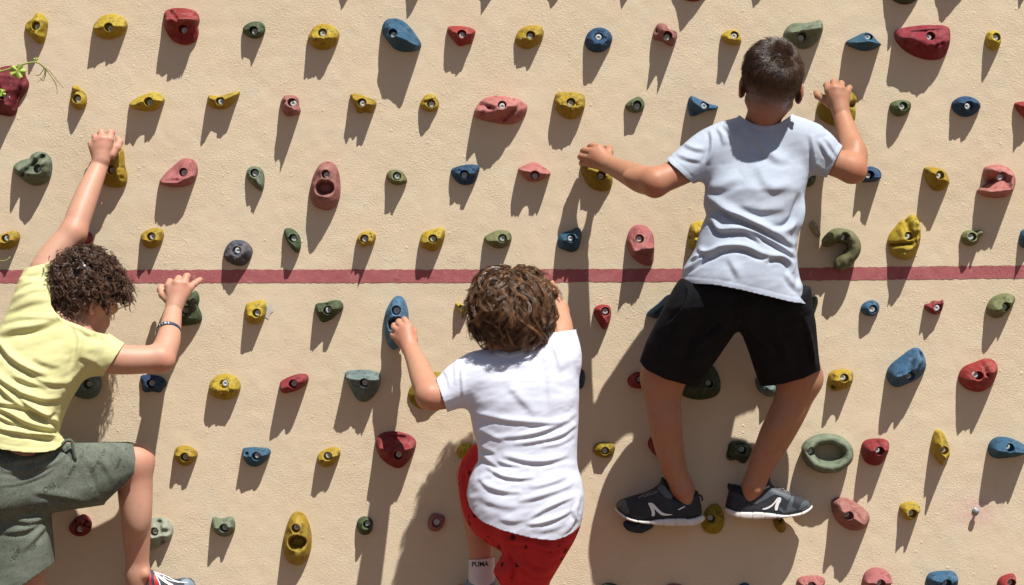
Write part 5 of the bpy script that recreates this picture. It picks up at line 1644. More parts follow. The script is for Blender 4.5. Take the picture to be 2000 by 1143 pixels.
        r += np.where((px > 1442) & (px < 1550) & (q_ < 30), 1.3 * sstep(9, 7, q_) - 0.8 * np.exp(-((q_ - 8.5) / 1.4) ** 2), 0)
        return r
    lines = [(p, w_ * 0.85, a_ * 1.35, d_) for p, w_, a_, d_ in lines]
    cloth('t_shirt', f, clips, lines, grey_cloth, root, extra=0.9, seed=3, band=band)
    # shorts -----------------------------------------------------------
    xs = axis(P(1235, 0, 170)[0], P(1620, 0, 170)[0], 0.0036)
    ys = axis(-310 * S, -40 * S, 0.0042)
    zs = axis(P(0, 820, 150)[2], P(0, 515, 200)[2], 0.0036)
    f = Field(xs, ys, zs)
    dc = lambda x, y: np.interp(y, [540, 600, 755, 800], [200, 192, 108, 96])
    wf = lambda x, y: np.interp(y, [540, 600, 755], [74, 70, 52])
    f.slab([(1346, 534), (1470, 534), (1466, 600), (1437, 643), (1408, 690), (1388, 722), (1364, 762), (1350, 800), (1285, 790), (1228, 772), (1250, 706), (1262, 668), (1276, 638), (1299, 590), (1314, 562), (1324, 547)], dc, wf, 50, 0.0)
    f.slab([(1420, 530), (1575, 560), (1580, 600), (1588, 630), (1598, 690), (1606, 730), (1612, 780), (1560, 800), (1498, 800), (1487, 750), (1475, 720), (1462, 684), (1450, 656), (1437, 641), (1425, 600)], dc, wf, 50, 0.012)
    f.chain([(1438, 560, 196, 60), (1438, 596, 190, 46)], 0.02)
    hemL = [(1200, 690), (1250, 706), (1256, 716), (1265, 724), (1300, 741), (1345, 753), (1364, 755), (1400, 752), (1440, 700), (1441, 640)]
    hemR = [(1438, 640), (1439, 700), (1474, 752), (1490, 755), (1530, 750), (1570, 739), (1603, 723), (1640, 700)]
    def hemline(x, y, d):
        return y - np.where(x < 1438, np.interp(x, [p[0] for p in hemL], [p[1] for p in hemL]), np.interp(x, [p[0] for p in hemR], [p[1] for p in hemR]))
    lines = [([(1340, 600), (1320, 660), (1290, 710)], 7, 3.5, .5), ([(1400, 610), (1370, 660), (1340, 730)], 8, 4, .5), ([(1430, 620), (1400, 650), (1360, 670)], 6, 4, .6),
             ([(1446, 620), (1480, 660), (1520, 690)], 6, 4, .6), ([(1500, 610), (1530, 680), (1545, 735)], 8, 4, .5), ([(1572, 620), (1582, 670), (1588, 720)], 5, 3, .6),
             ([(1578, 640), (1585, 690), (1592, 725)], 3, 2.5, .6), ([(1440, 575), (1442, 610), (1438, 640)], 4, 3, .5), ([(1345, 562), (1335, 600), (1300, 640)], 4, 3, .6)]
    o, V, F = cloth('shorts', f, [pxclip(hemline)], [(p, w_ * .8, a_ * 1.5, d_) for p, w_, a_, d_ in lines], black_cloth, root, extra=1.2, seed=8)
    # shoes ------------------------------------------------------------
    navy = mat('dark_mesh_upper', (0.018, 0.020, 0.027), 0.75, (0.028, 0.030, 0.038), 60, bump=0.6, bscale=1500, bdist=0.0006)
    white = mat('white_midsole', (0.62, 0.60, 0.60), 0.6, (0.52, 0.47, 0.42), 40, bump=0.1)
    mark = mat('white_print', (0.75, 0.75, 0.77), 0.5)
    lace = mat('grey_lace', (0.05, 0.05, 0.055), 0.8, (0.22, 0.2, 0.21), 300)
    blk = mat('black_padding', (0.008, 0.008, 0.01), 0.9, bump=0.4, bscale=900)
    grey = mat('grey_synthetic', (0.065, 0.078, 0.092), 0.55, (0.085, 0.10, 0.115), 70, bump=0.2)
    gr2 = mat('heel_rubber', (0.05, 0.055, 0.065), 0.7)
    side_shoe(root, (1180, 900), 7.142,
              [(158, 650), (190, 560), (300, 520), (480, 470), (620, 430), (720, 370), (790, 310), (796, 240), (832, 225), (905, 330), (940, 410), (1010, 490), (1090, 535), (1160, 490), (1235, 415), (1295, 412), (1325, 470), (1350, 600), (1375, 760), (1220, 830), (800, 830), (480, 850), (300, 790)],
              [(148, 640), (220, 715), (340, 785), (480, 822), (620, 822), (800, 793), (1080, 788), (1220, 803), (1370, 745), (1406, 780), (1400, 830), (1300, 880), (1150, 898), (900, 892), (600, 872), (350, 832), (230, 765), (150, 690)],
              46, 29, 150, 1390, (navy, white, mark, lace),
              [[(606, 590), (660, 583), (692, 640), (716, 765), (660, 780), (668, 735), (640, 650)], [(640, 588), (680, 590), (760, 680), (830, 738), (985, 752), (850, 770), (790, 757), (730, 705), (676, 640)],
               [(1030, 678), (1132, 628), (1132, 645), (1032, 694)]],
              [('overlay', grey, [[(180, 560), (290, 530), (330, 640), (360, 720), (300, 760), (220, 710), (165, 650)], [(770, 330), (830, 350), (960, 480), (940, 540), (870, 520), (740, 400)]], 0.0009),
               ('collar', blk, [[(800, 245), (830, 232), (900, 335), (1000, 492), (1095, 540), (1165, 492), (1240, 420), (1290, 420), (1310, 470), (1180, 560), (1080, 600), (960, 540), (890, 440)]], 0.0008),
               ('heel_guard', gr2, [[(1160, 880), (1300, 845), (1398, 800), (1396, 830), (1300, 876), (1160, 897)]], 0.004)],
              [[(480, 520), (560, 470), (640, 455)], [(560, 510), (600, 470), (680, 430)], [(620, 490), (660, 440), (740, 430)], [(500, 500), (580, 490), (660, 470), (730, 440)]],
              [([(1310, 480), (1350, 490), (1372, 530), (1362, 560)], 0.0022, blk)])
    side_shoe(root, (1390, 900), 7.142,
              [(180, 660), (205, 560), (240, 420), (232, 335), (330, 325), (400, 350), (450, 410), (500, 442), (580, 430), (660, 330), (760, 222), (800, 188), (812, 290), (850, 350), (980, 400), (1080, 440), (1150, 488), (1300, 528), (1370, 570), (1398, 625), (1300, 730), (1000, 790), (600, 760), (300, 740)],
              [(172, 640), (330, 698), (480, 705), (640, 698), (840, 720), (980, 745), (1100, 738), (1250, 705), (1370, 645), (1404, 612), (1398, 660), (1340, 705), (1250, 750), (1100, 775), (800, 792), (440, 802), (300, 770), (180, 705)],
              46, 29, 1400, 170, (navy, white, mark, lace),
              [[(918, 510), (972, 515), (967, 560), (932, 620), (922, 692), (884, 697), (878, 650), (905, 565)], [(915, 513), (950, 518), (900, 575), (835, 648), (745, 688), (690, 676), (780, 648), (860, 598)]],
              [('overlay', grey, [[(1110, 500), (1150, 490), (1140, 560), (1120, 640), (1200, 690), (1130, 715), (1040, 700), (1060, 620)], [(1250, 600), (1310, 545), (1370, 575), (1392, 615), (1300, 690), (1200, 690), (1230, 650)],
                                  [(830, 380), (940, 400), (1090, 450), (1110, 500), (1060, 560), (980, 500), (880, 470), (720, 560), (620, 610), (560, 590), (700, 520)], [(955, 640), (1000, 690), (1040, 700), (1130, 715), (1000, 735), (940, 690)]], 0.0009),
               ('collar', blk, [[(235, 345), (330, 335), (400, 358), (450, 415), (500, 447), (585, 435), (665, 335), (720, 290), (700, 400), (620, 490), (500, 520), (380, 460), (260, 420)]], 0.0008),
               ('strap_end', mat('strap_edge', (0.30, 0.31, 0.29), 0.5), [[(690, 400), (800, 345), (812, 365), (705, 418)]], 0.0014),
               ('heel_guard', gr2, [[(176, 690), (300, 755), (430, 790), (430, 801), (300, 772), (180, 710)]], 0.004)],
              [[(870, 370), (930, 375), (960, 420)], [(930, 400), (1000, 395), (1030, 450)], [(1000, 430), (1060, 425), (1095, 465)], [(880, 385), (960, 420), (1040, 440), (1080, 470)]],
              [([(240, 400), (228, 360), (240, 325), (262, 330)], 0.0022, blk)])
    return root
tall_boy()
# ------------------------------------------------------------------ the two younger boys
fair_skin = skin_mat('fair_skin', (0.47, 0.27, 0.185), (0.50, 0.25, 0.175), (0.34, 0.17, 0.11))
warm_skin = skin_mat('warm_skin', (0.44, 0.235, 0.15), (0.47, 0.22, 0.145), (0.30, 0.14, 0.085))
yellow_cloth = cloth_mat('lemon_jersey', (0.60, 0.58, 0.30), (0.56, 0.54, 0.26), (500, (0.50, 0.48, 0.22), 0.3))
white_cloth = cloth_mat('white_jersey', (0.605, 0.63, 0.74), (0.57, 0.595, 0.705), (500, (0.52, 0.545, 0.65), 0.25))
trainer_grey = mat('grey_blue_upper', (0.16, 0.21, 0.26), 0.6, (0.20, 0.26, 0.32), 60, bump=0.3, bscale=900)
trainer_dark = mat('charcoal_upper', (0.03, 0.036, 0.045), 0.7, (0.05, 0.055, 0.065), 60, bump=0.3, bscale=900)
pale_sole = mat('pale_sole', (0.5, 0.5, 0.5), 0.6)
red_trim = mat('red_trim', (0.45, 0.03, 0.04), 0.6)
white_lace = mat('white_lace', (0.78, 0.78, 0.78), 0.8, bump=0.3, bscale=1500)

def curl_hair(hd, root, n_locks, mask, mt, seed, length, helix, per=8, K=18, droop=0.5, rad=0.0007, off=0.0, turns=(1.3, 2.6)):
    """corkscrew locks standing off the scalp"""
    rg = np.random.default_rng(seed)
    d = rg.normal(size=(n_locks * 5, 3)); d /= np.linalg.norm(d, axis=1)[:, None]
    sk = np.array(Head.SK)
    loc = d * sk * (1 + off) + np.array((0, -0.010, 0))
    k = mask(loc)
    loc, d = loc[k][:n_locks], d[k][:n_locks]
    n = len(loc)
    nn = d / sk; nn /= np.linalg.norm(nn, axis=1)[:, None]
    root_w = hd.C + hd.hs * hd.dirs(loc)
    nw = hd.dirs(nn)
    S_, R_, T_ = [], [], []
    t = np.linspace(0, 1, K)
    for i in range(n):
        ax_ = nw[i] + rg.normal(size=3) * 0.38
        ax_ /= np.linalg.norm(ax_)
        ln = rg.uniform(*length) * (1.0 if i % 9 else 1.22)
        base = root_w[i][None, :] + ln * (t[:, None] * ax_ + np.array((0, 0, -1.0)) * droop * (t ** 2)[:, None])
        u = np.cross(ax_, (0.3, 0.2, 1.0)); u /= np.linalg.norm(u)
        v = np.cross(ax_, u)
        tn = rg.uniform(*turns) * (1 if rg.random() < .5 else -1)
        r = rg.uniform(*helix)
        ph = rg.uniform(0, 6.28)
        tone = rg.random()
        for j in range(per if i % 9 else 2):
            dp = rg.normal() * 0.16
            rr = r * (0.35 + 0.65 * np.clip(t * 2.2, 0, 1)) * (1 + rg.normal() * 0.10)
            a = ph + dp + 2 * math.pi * tn * t
            q = base + rr[:, None] * (np.cos(a)[:, None] * u + np.sin(a)[:, None] * v) + rg.normal(size=3) * 0.0009
            S_.append(q); T_.append(np.clip(tone * 0.7 + 0.3 * rg.random(), 0, 1))
            R_.append(rad * (1 - 0.55 * t ** 2))
    V, F, tone = strands_mesh(np.array(S_), np.array(R_), np.array(T_))
    return V, F, tone
def hair_cap(hd, mask, grow, lump, seed):
    n, m = 72, 44
    V, F = ball((0, 0, 0), 1.0, n, m)
    sk = np.array(Head.SK)
    loc = V * sk + np.array((0, -0.010, 0))
    k = mask(loc)
    nn = V / sk; nn /= np.linalg.norm(nn, axis=1)[:, None]
    loc = loc + nn * (grow + lump * fbm(V[:, 0] * 5 + seed, V[:, 1] * 5, V[:, 2] * 5, 3))[:, None]
    F = [f for f in F if k[list(f)].all()]
    return hd.C + hd.hs * hd.dirs(loc), F

# ------------------------------------------------------------------ the boy in yellow
def print_layers(t, tc, col, mix, ramp, noise, b):
    # small dark all-over scribble print
    w1 = t.nodes.new('ShaderNodeTexNoise'); w1.inputs['Scale'].default_value = 62; w1.inputs['Detail'].default_value = 2; w1.inputs['Distortion'].default_value = 1.4
    t.links.new(tc.outputs['Object'], w1.inputs['Vector'])
    m = t.nodes.new('ShaderNodeMath'); m.operation = 'PINGPONG'; m.inputs[1].default_value = 0.045
    t.links.new(w1.outputs[0], m.inputs[0])
    mm = t.nodes.new('ShaderNodeMath'); mm.operation = 'MULTIPLY'
    t.links.new(ramp(m.outputs[0], 0.010, 0.022, 0.9, 0), mm.inputs[0])
    t.links.new(ramp(noise(13, 3).outputs[0], 0.40, 0.52, 0.25, 1), mm.inputs[1])
    return mix(col, (0.045, 0.055, 0.045), mm.outputs[0])
olive_cloth = cloth_mat('printed_grey_green_cotton', (0.17, 0.19, 0.155), (0.125, 0.142, 0.115), (420, (0.085, 0.095, 0.075), 0.6), layers=print_layers)
def yellow_boy():
    root = person('curly dark haired boy bending forward in a lemon yellow T-shirt and grey green printed shorts', 60, 880, 210)
    hd = Head(P(168, 570, 132), (0.50, 0.66, -0.57), (0.46, 0.34, 0.82), 1.05)
    xs = axis(P(-160, 0, 210)[0], P(420, 0, 60)[0], 0.0036, ((P(165, 0, 60)[0], P(245, 0, 60)[0], 0.0017), (P(300, 0, 60)[0], P(400, 0, 60)[0], 0.0017)))
    ys = axis(-330 * S, 4 * S, 0.0036, ((-105 * S, 0, 0.0022),))
    zs = axis(P(0, 1260, 60)[2], P(0, 245, 60)[2], 0.0036, ((P(0, 345, 60)[2], P(0, 248, 60)[2], 0.0017), (P(0, 625, 60)[2], P(0, 530, 60)[2], 0.0017)))
    f = Field(xs, ys, zs)
    f.chain([(105, 670, 186, 66), (70, 760, 200, 68), (38, 850, 208, 62), (32, 890, 210, 62)], 0.03, 0.75)
    f.chain([(80, 575, 182, 40), (94, 515, 166, 29), (143, 455, 142, 26)], 0.025)
    f.chain([(143, 455, 142, 26), (158, 412, 120, 25), (176, 366, 92, 22), (195, 322, 62, 17)], 0.012)
    f.chain([(170, 685, 190, 40), (235, 702, 188, 30), (312, 701, 168, 27)], 0.025)
    f.chain([(314, 700, 168, 27), (327, 670, 140, 24.5), (333, 638, 106, 21), (339, 603, 72, 16.5)], 0.012)
    f.chain([(20, 930, 205, 58), (45, 1110, 170, 44), (40, 1180, 165, 36), (38, 1240, 160, 30)], 0.03)
    f.chain([(60, 918, 205, 56), (262, 905, 104, 37)], 0.03)
    f.chain([(262, 905, 102, 36), (264, 960, 100, 34), (266, 1025, 88, 29.5), (268, 1085, 74, 23.5), (269, 1122, 68, 21.5)], 0.015)
    f.chain([(269, 1122, 68, 21.5), (272, 1155, 64, 21), (310, 1165, 56, 19), (350, 1170, 48, 16)], 0.02)
    f.ellipsoid(P(268, 1000, 112), np.eye(3), (.030, .026, .060), 0.02)
    f.ellipsoid(P(278, 896, 90), np.eye(3), (.024, .026, .030), 0.02)
    f.ellipsoid(P(284, 1122, 84), np.eye(3), (.010, .010, .012), 0.01)
    f.ellipsoid(P(325, 708, 176), np.eye(3), (.012, .012, .012), 0.02)
    hd.build(f, (P(122, 632, 168), RK(37, 168)))
    f.chain([(122, 632, 168, 38), (108, 668, 184, 58)], 0.04, 0.8)
    # raised hand
    W = (198, 318, 66, 17)
    m = [(181, 286, 60, 8.4), (190, 276, 64, 9), (200, 272, 66, 9.2), (214, 273, 64, 9)]
    palm(f, W, m, 9)
    finger(f, [m[0], (178, 281, 50, 6), (177, 281, 36, 5.4), (179, 286, 24, 4.8)])
    finger(f, [m[1], (186, 268, 54, 6.8), (186, 268, 38, 6.2), (188, 273, 24, 5.4)])
    finger(f, [m[2], (198, 260, 56, 7), (199, 259, 40, 6.4), (200, 264, 24, 5.6)])
    finger(f, [m[3], (216, 260, 56, 7), (218, 260, 40, 6.3), (218, 266, 24, 5.5)])
    finger(f, [(218, 302, 60, 9), (228, 288, 54, 7.8), (233, 278, 46, 7), (231, 272, 36, 6)], 0.006)
    # lower hand, little finger spread
    W = (340, 602, 74, 17)
    m = [(330, 559, 64, 9), (345, 554, 68, 9.3), (359, 555, 66, 9), (370, 563, 62, 8.2)]
    palm(f, W, m, 9.4)
    finger(f, [m[0], (332, 551, 50, 6.8), (333, 552, 38, 6.2), (335, 557, 26, 5.4)])
    finger(f, [m[1], (349, 545, 54, 7), (350, 545, 40, 6.4), (350, 550, 26, 5.6)])
    finger(f, [m[2], (364, 541, 56, 7), (366, 540, 42, 6.4), (365, 546, 28, 5.6)])
    finger(f, [m[3], (379, 555, 56, 6.4), (386, 550, 50, 5.8), (391, 546.5, 44, 5.2)])
    finger(f, [(326, 584, 66, 8.6), (318, 576, 58, 7.4), (314, 566, 48, 6.8), (316, 560, 38, 6)], 0.006)
    V, F = f.mesh(1)
    L = hd.loc(V)
    def mask(l):
        x, y, z = l[:, 0], l[:, 1], l[:, 2]
        m_ = (z > np.where(y < -0.03, -0.066, -0.050)) & ~((y > 0.05) & (z < 0.034)) & ~((y > 0.012) & (z < 0.012)) & ~((z < -0.022) & (y > -0.038))
        return m_
    hl = np.where(mask(L) & (np.linalg.norm((L + np.array((0, 0.010, 0))) / np.array(Head.SK), axis=1) < 1.06) & (np.abs(L[:, 0]) < 0.072), 0.9, 0)
    mesh_obj('body', V, F, fair_skin, root, attrs={'hairline': hl, 'flush': flush(V, [(150, 462, 158, 26, .7), (326, 712, 186, 24, .8), (285, 895, 100, 34, .7), (200, 592, 200, 18, .9), (200, 268, 66, 20, .5), (350, 552, 66, 20, .5), (282, 1122, 84, 20, .5), (262, 935, 120, 16, .5)])})
    hd.eyes(root)
    hm = hair_mat('dark_curls', (0.020, 0.011, 0.008), (0.15, 0.07, 0.038), 0.36, 0.55)
    Vc, Fc = hair_cap(hd, mask, 0.010, 0.006, 2.2)
    Vh, Fh, tone = curl_hair(hd, root, 1050, mask, hm, 21, (0.028, 0.050), (0.0055, 0.0105), per=8, rad=0.0005, droop=0.36, turns=(1.4, 3.0))
    ho = mesh_obj('hair', np.concatenate((Vc, Vh)), [tuple(q) for q in Fc] + [tuple(int(i) + len(Vc) for i in q) for q in Fh], hm, root,
                  attrs={'tone': np.concatenate((np.zeros(len(Vc)), tone))})
    # wristband
    A, B2 = P(327.5, 661, 129), P(331.5, 636, 105)
    axd = (B2 - A) / np.linalg.norm(B2 - A)
    c = (A + B2) / 2 + np.array((0, 0, 0.002))
    u = np.cross(axd, (1, 0, 0)); u /= np.linalg.norm(u); v = np.cross(axd, u)
    n = 40; r = 22.6 * S; VV, FF = [], []
    prof = [(r, -0.0040), (r + .0016, -0.0036), (r + .0016, 0.0036), (r, 0.0040)]
    for i in range(n):
        a = 2 * math.pi * i / n
        for rr, h in prof:
            VV.append(c + axd * h + rr * (math.cos(a) * u + math.sin(a) * v))
    for i in range(n):
        j = (i + 1) % n
        for k in range(4):
            l = (k + 1) % 4
            FF.append((i * 4 + k, j * 4 + k, j * 4 + l, i * 4 + l))
    band_m = mat('navy_rubber', (0.02, 0.035, 0.07), 0.5, (0.03, 0.09, 0.17), 60)
    wb = mesh_obj('wristband', np.array(VV), FF, band_m, root)
    tr = BVHTree.FromPolygons([tuple(q) for q in VV], FF)
    let = mat('white_lettering', (0.8, 0.8, 0.82), 0.6)
    decal('lettering', text_polys('PLAY', 9.5, 321, 630.5, -0.16, 0.02), tr, 0.0004, let, wb, sub=1)
    # T-shirt ----------------------------------------------------------
    xs = axis(P(-130, 0, 200)[0], P(262, 0, 200)[0], 0.0032)
    ys = axis(-320 * S, -95 * S, 0.0040)
    zs = axis(P(0, 935, 200)[2], P(0, 490, 170)[2], 0.0032)
    f = Field(xs, ys, zs)
    f.loft([(556, 52, 92, 178, 30), (575, 40, 108, 180, 42), (595, 26, 128, 182, 50), (620, 10, 160, 184, 58), (650, -5, 186, 188, 66), (680, -15, 192, 192, 73), (700, -22, 184, 195, 77), (730, -30, 168, 198, 79),
            (760, -38, 151, 202, 79), (785, -43, 135, 205, 78), (820, -48, 121, 208, 78), (845, -51, 114, 210, 80), (858, -53, 122, 210, 82), (880, -56, 132, 211, 84), (930, -58, 140, 211, 84)])
    f.chain([(72, 585, 184, 44), (80, 545, 176, 38), (90, 512, 166, 33), (100, 490, 158, 32)], 0.03)
    f.chain([(148, 676, 190, 50), (185, 688, 190, 46), (215, 698, 190, 38), (245, 707, 188, 33), (262, 710, 187, 32)], 0.03)
    g = lambda pts: [(x / 2.857, 500 + y / 2.857) for x, y in pts]
    hem = [(-80, 868), (-10, 876), (30, 882), (62, 885), (90, 883), (108, 879), (122, 869), (134, 857), (150, 850)]
    collar = [(90, 560), (98, 594), (108, 611), (122, 624), (145, 633), (166, 641), (182, 647), (198, 651), (212, 654)]
    clips = [pxclip(below(hem)),
             pxclip(halfplane((243, 670), (203, 732), (100, 720), lambda x, y, d: x > 180)),
             pxclip(halfplane((62, 521), (108, 510), (60, 640), lambda x, y, d: y < 560)),
             pxclip(lambda x, y, d: np.where((x > 99) & (x < 212) & (y < 664) & (d < 240), np.interp(x, [p[0] for p in collar], [p[1] for p in collar]) - y, -50.))]
    lines = [(g([(-60, 440), (0, 490), (60, 565), (150, 625), (270, 665)]), 7, 7, .7), (g([(-60, 600), (10, 690), (100, 750), (180, 785), (260, 800), (345, 788)]), 6, 7, .8),
             (g([(-60, 790), (0, 820), (90, 830), (160, 850), (250, 885), (310, 860)]), 6, 7, .8), (g([(90, 760), (150, 820), (230, 880), (325, 935)]), 6, 7, .8),
             (g([(-50, 830), (40, 870), (120, 915), (210, 950), (332, 968)]), 6, 8, .8), (g([(-80, 930), (0, 965), (100, 985), (200, 1000), (320, 1018), (378, 1030)]), 5, 6, .7),
             (g([(165, 985), (260, 1008), (330, 1000)]), 4, 5, .7), (g([(-20, 445), (90, 410), (200, 392), (330, 345)]), 8, 7, .7), (g([(20, 330), (120, 275), (250, 245), (300, 250)]), 7, 3, .3),
             (g([(50, 275), (110, 222), (190, 190), (260, 190)]), 6, 2.6, .3), (g([(20, 370), (120, 345), (230, 345), (340, 350)]), 6, 3, .35), (g([(110, 150), (150, 110), (230, 85)]), 5, 2, .3), (g([(80, 200), (130, 160), (190, 140)]), 5, 2, .3),
             (g([(150, 620), (230, 690), (330, 710), (400, 690)]), 7, 4, .5), (g([(60, 660), (150, 700), (270, 730)]), 6, 4, .6), (g([(180, 560), (260, 600), (340, 610)]), 8, 3, .5),
             (g([(400, 380), (440, 450), (430, 560), (400, 640)]), 6, 4, .6), (g([(430, 400), (480, 430), (540, 440)]), 5, 3.5, .6), (g([(470, 395), (520, 420), (560, 470)]), 4, 3.5, .6),
             (g([(520, 410), (560, 440), (600, 490)]), 4, 3, .6), (g([(440, 560), (520, 590), (580, 640)]), 6, 3, .6), (g([(300, 900), (325, 960), (330, 1000)]), 4, 5, .6),
             (g([(-60, 690), (0, 730), (60, 790), (140, 830)]), 6, 6, .7), (g([(350, 780), (370, 720), (440, 640), (480, 620)]), 5, 3, .5),
             (g([(-40, 880), (60, 925), (150, 950)]), 4, 5, .7)]
    lines = [(p, w_ * .85, a_ * 1.05, d_) for p, w_, a_, d_ in lines]
    hb = gap(hem, h=0.6, band_w=10)
    def band(px, py):
        r = hb(px, py)
        q_ = py - np.interp(px, [p[0] for p in collar], [p[1] for p in collar])
        return r + np.where((px > 86) & (px < 168) & (q_ < 30) & (q_ > -8), 1.4 * sstep(9, 7, q_) - 0.8 * np.exp(-((q_ - 8.5) / 1.4) ** 2), 0)
    cloth('t_shirt', f, clips, lines, yellow_cloth, root, extra=1.2, seed=13, band=band)
    # shorts -----------------------------------------------------------
    xs = axis(P(-150, 0, 200)[0], P(330, 0, 100)[0], 0.0036)
    ys = axis(-320 * S, -20 * S, 0.0042)
    zs = axis(P(0, 1215, 200)[2], P(0, 845, 180)[2], 0.0036)
    f = Field(xs, ys, zs)
    f.slab([(-80, 862), (60, 866), (135, 864), (180, 864), (240, 865), (300, 872), (320, 930), (262, 945), (238, 962), (205, 986), (150, 992), (60, 1004), (0, 1014), (-80, 1016)],
           lambda x, y: np.interp(x, [0, 120, 270, 320], [206, 186, 104, 90]), lambda x, y: np.interp(x, [0, 120, 270], [78, 66, 48]), 44)
    f.slab([(-90, 950), (70, 975), (96, 1000), (101, 1050), (105, 1104), (96, 1150), (40, 1210), (-100, 1210)], 190, 56, 40, 0.012)
    def hemL(x, y, d):
        r = x - np.interp(y, [850, 866, 895, 925, 947, 962, 981, 995], [256, 260, 265, 262, 243, 226, 206, 200])
        l = ((x - 104) * (1143 - 1101) - (y - 1101) * (45 - 104)) / 72.4
        return np.where((y < 1000) & (x > 150), r, np.where(y > 1010, l, -50.))
    lines = [([(160, 880), (185, 920), (200, 965)], 7, 2.5, .5), ([(0, 905), (60, 900), (110, 880), (140, 870)], 4, 4, .7),
             ([(0, 920), (50, 922), (100, 908), (130, 888)], 4, 3, .6), ([(180, 880), (205, 910), (222, 945)], 6, 2.5, .5), ([(60, 960), (120, 970), (180, 985)], 6, 3.5, .6),
             ([(20, 1015), (60, 1020), (95, 1005)], 4, 4, .7), ([(0, 1040), (50, 1035), (90, 1010)], 5, 4, .7), ([(40, 1080), (70, 1050), (95, 1020)], 5, 3, .6),
             ([(128, 868), (136, 880), (140, 896)], 4, 6, .8), ([(-10, 950), (40, 945), (90, 925), (125, 900)], 2.2, 2.2, .6)]
    o, V, F = cloth('shorts', f, [pxclip(hemL)], lines, olive_cloth, root, extra=0.9, seed=31)
    tr = bvh(V, F)
    ink = mat('dark_print', (0.065, 0.075, 0.062), 0.9)
    for s_, sz, x, y, ro in (('OKI', 22, 96, 953, -0.5), ('TOP', 16, 201, 887, -1.0), ('TOP', 14, 160, 889, -1.1), ('NAME', 14, 186, 912, -0.95), ('NAME', 13, 141, 918, -1.0), ('DK', 15, 233, 944, -0.7),
                             ('TOP', 18, 32, 1083, -0.9), ('NAME', 12, 232, 905, -1.2), ('TOP', 13, 66, 1070, -0.9), ('OKI', 15, 74, 918, -0.5)):
        decal('lettering', text_polys(s_, sz * 0.72, x, y, ro), tr, 0.0009, ink, o, sub=1)
    # waist cord bunch at the hip: a small loop of cloth
    s0 = on_surface(tr, 120, 886, 0.0)
    dd = -s0[1] / S if s0 is not None else 262
    q_ = spline([P(114, 880, dd - 3), P(122, 868, dd + 1), (P(132, 860, dd + 1)), P(141, 864, dd - 2), P(143, 880, dd - 3), P(147, 898, dd - 8)], 16)
    V, F = tube(q_, 0.0042, 8)
    mesh_obj('waist_loop', V, F, olive_cloth, root)
    # shoe -------------------------------------------------------------
    up = [(283, 1108), (292, 1113), (302, 1117), (318, 1126), (340, 1133), (358, 1129), (372, 1130), (381, 1138), (386, 1160), (380, 1182), (300, 1190), (262, 1188), (256, 1150), (262, 1136), (280, 1135)]
    so = [(254, 1176), (300, 1184), (382, 1174), (390, 1184), (384, 1196), (300, 1204), (256, 1200)]
    sr, tr = side_shoe(root, (0, 0), 1.0, up, so, 56, 28, 386, 258, (trainer_dark, pale_sole, red_trim, white_lace),
              [[(291, 1113), (294, 1113), (296, 1143), (298, 1160), (292, 1160), (291, 1140)], [(300, 1119), (306, 1122), (312, 1150), (304, 1158), (301, 1138)]],
              [('toe_cap', trainer_grey, [[(352, 1131), (366, 1129), (379, 1137), (384, 1160), (374, 1172), (366, 1150)]], 0.0009)],
              [[(300, 1117), (325, 1126), (345, 1136), (366, 1139)], [(302, 1118), (315, 1132), (330, 1142), (345, 1146)], [(303, 1121), (311, 1138), (314, 1150)], [(312, 1122), (330, 1133), (350, 1138)],
               [(305, 1119), (322, 1134), (338, 1143)], [(318, 1128), (328, 1140), (334, 1148)]], [])
    simple_shoe(root, (38, 1245, 158), (60, 1262, 90), 26, trainer_dark, pale_sole)
    return root
yellow_boy()

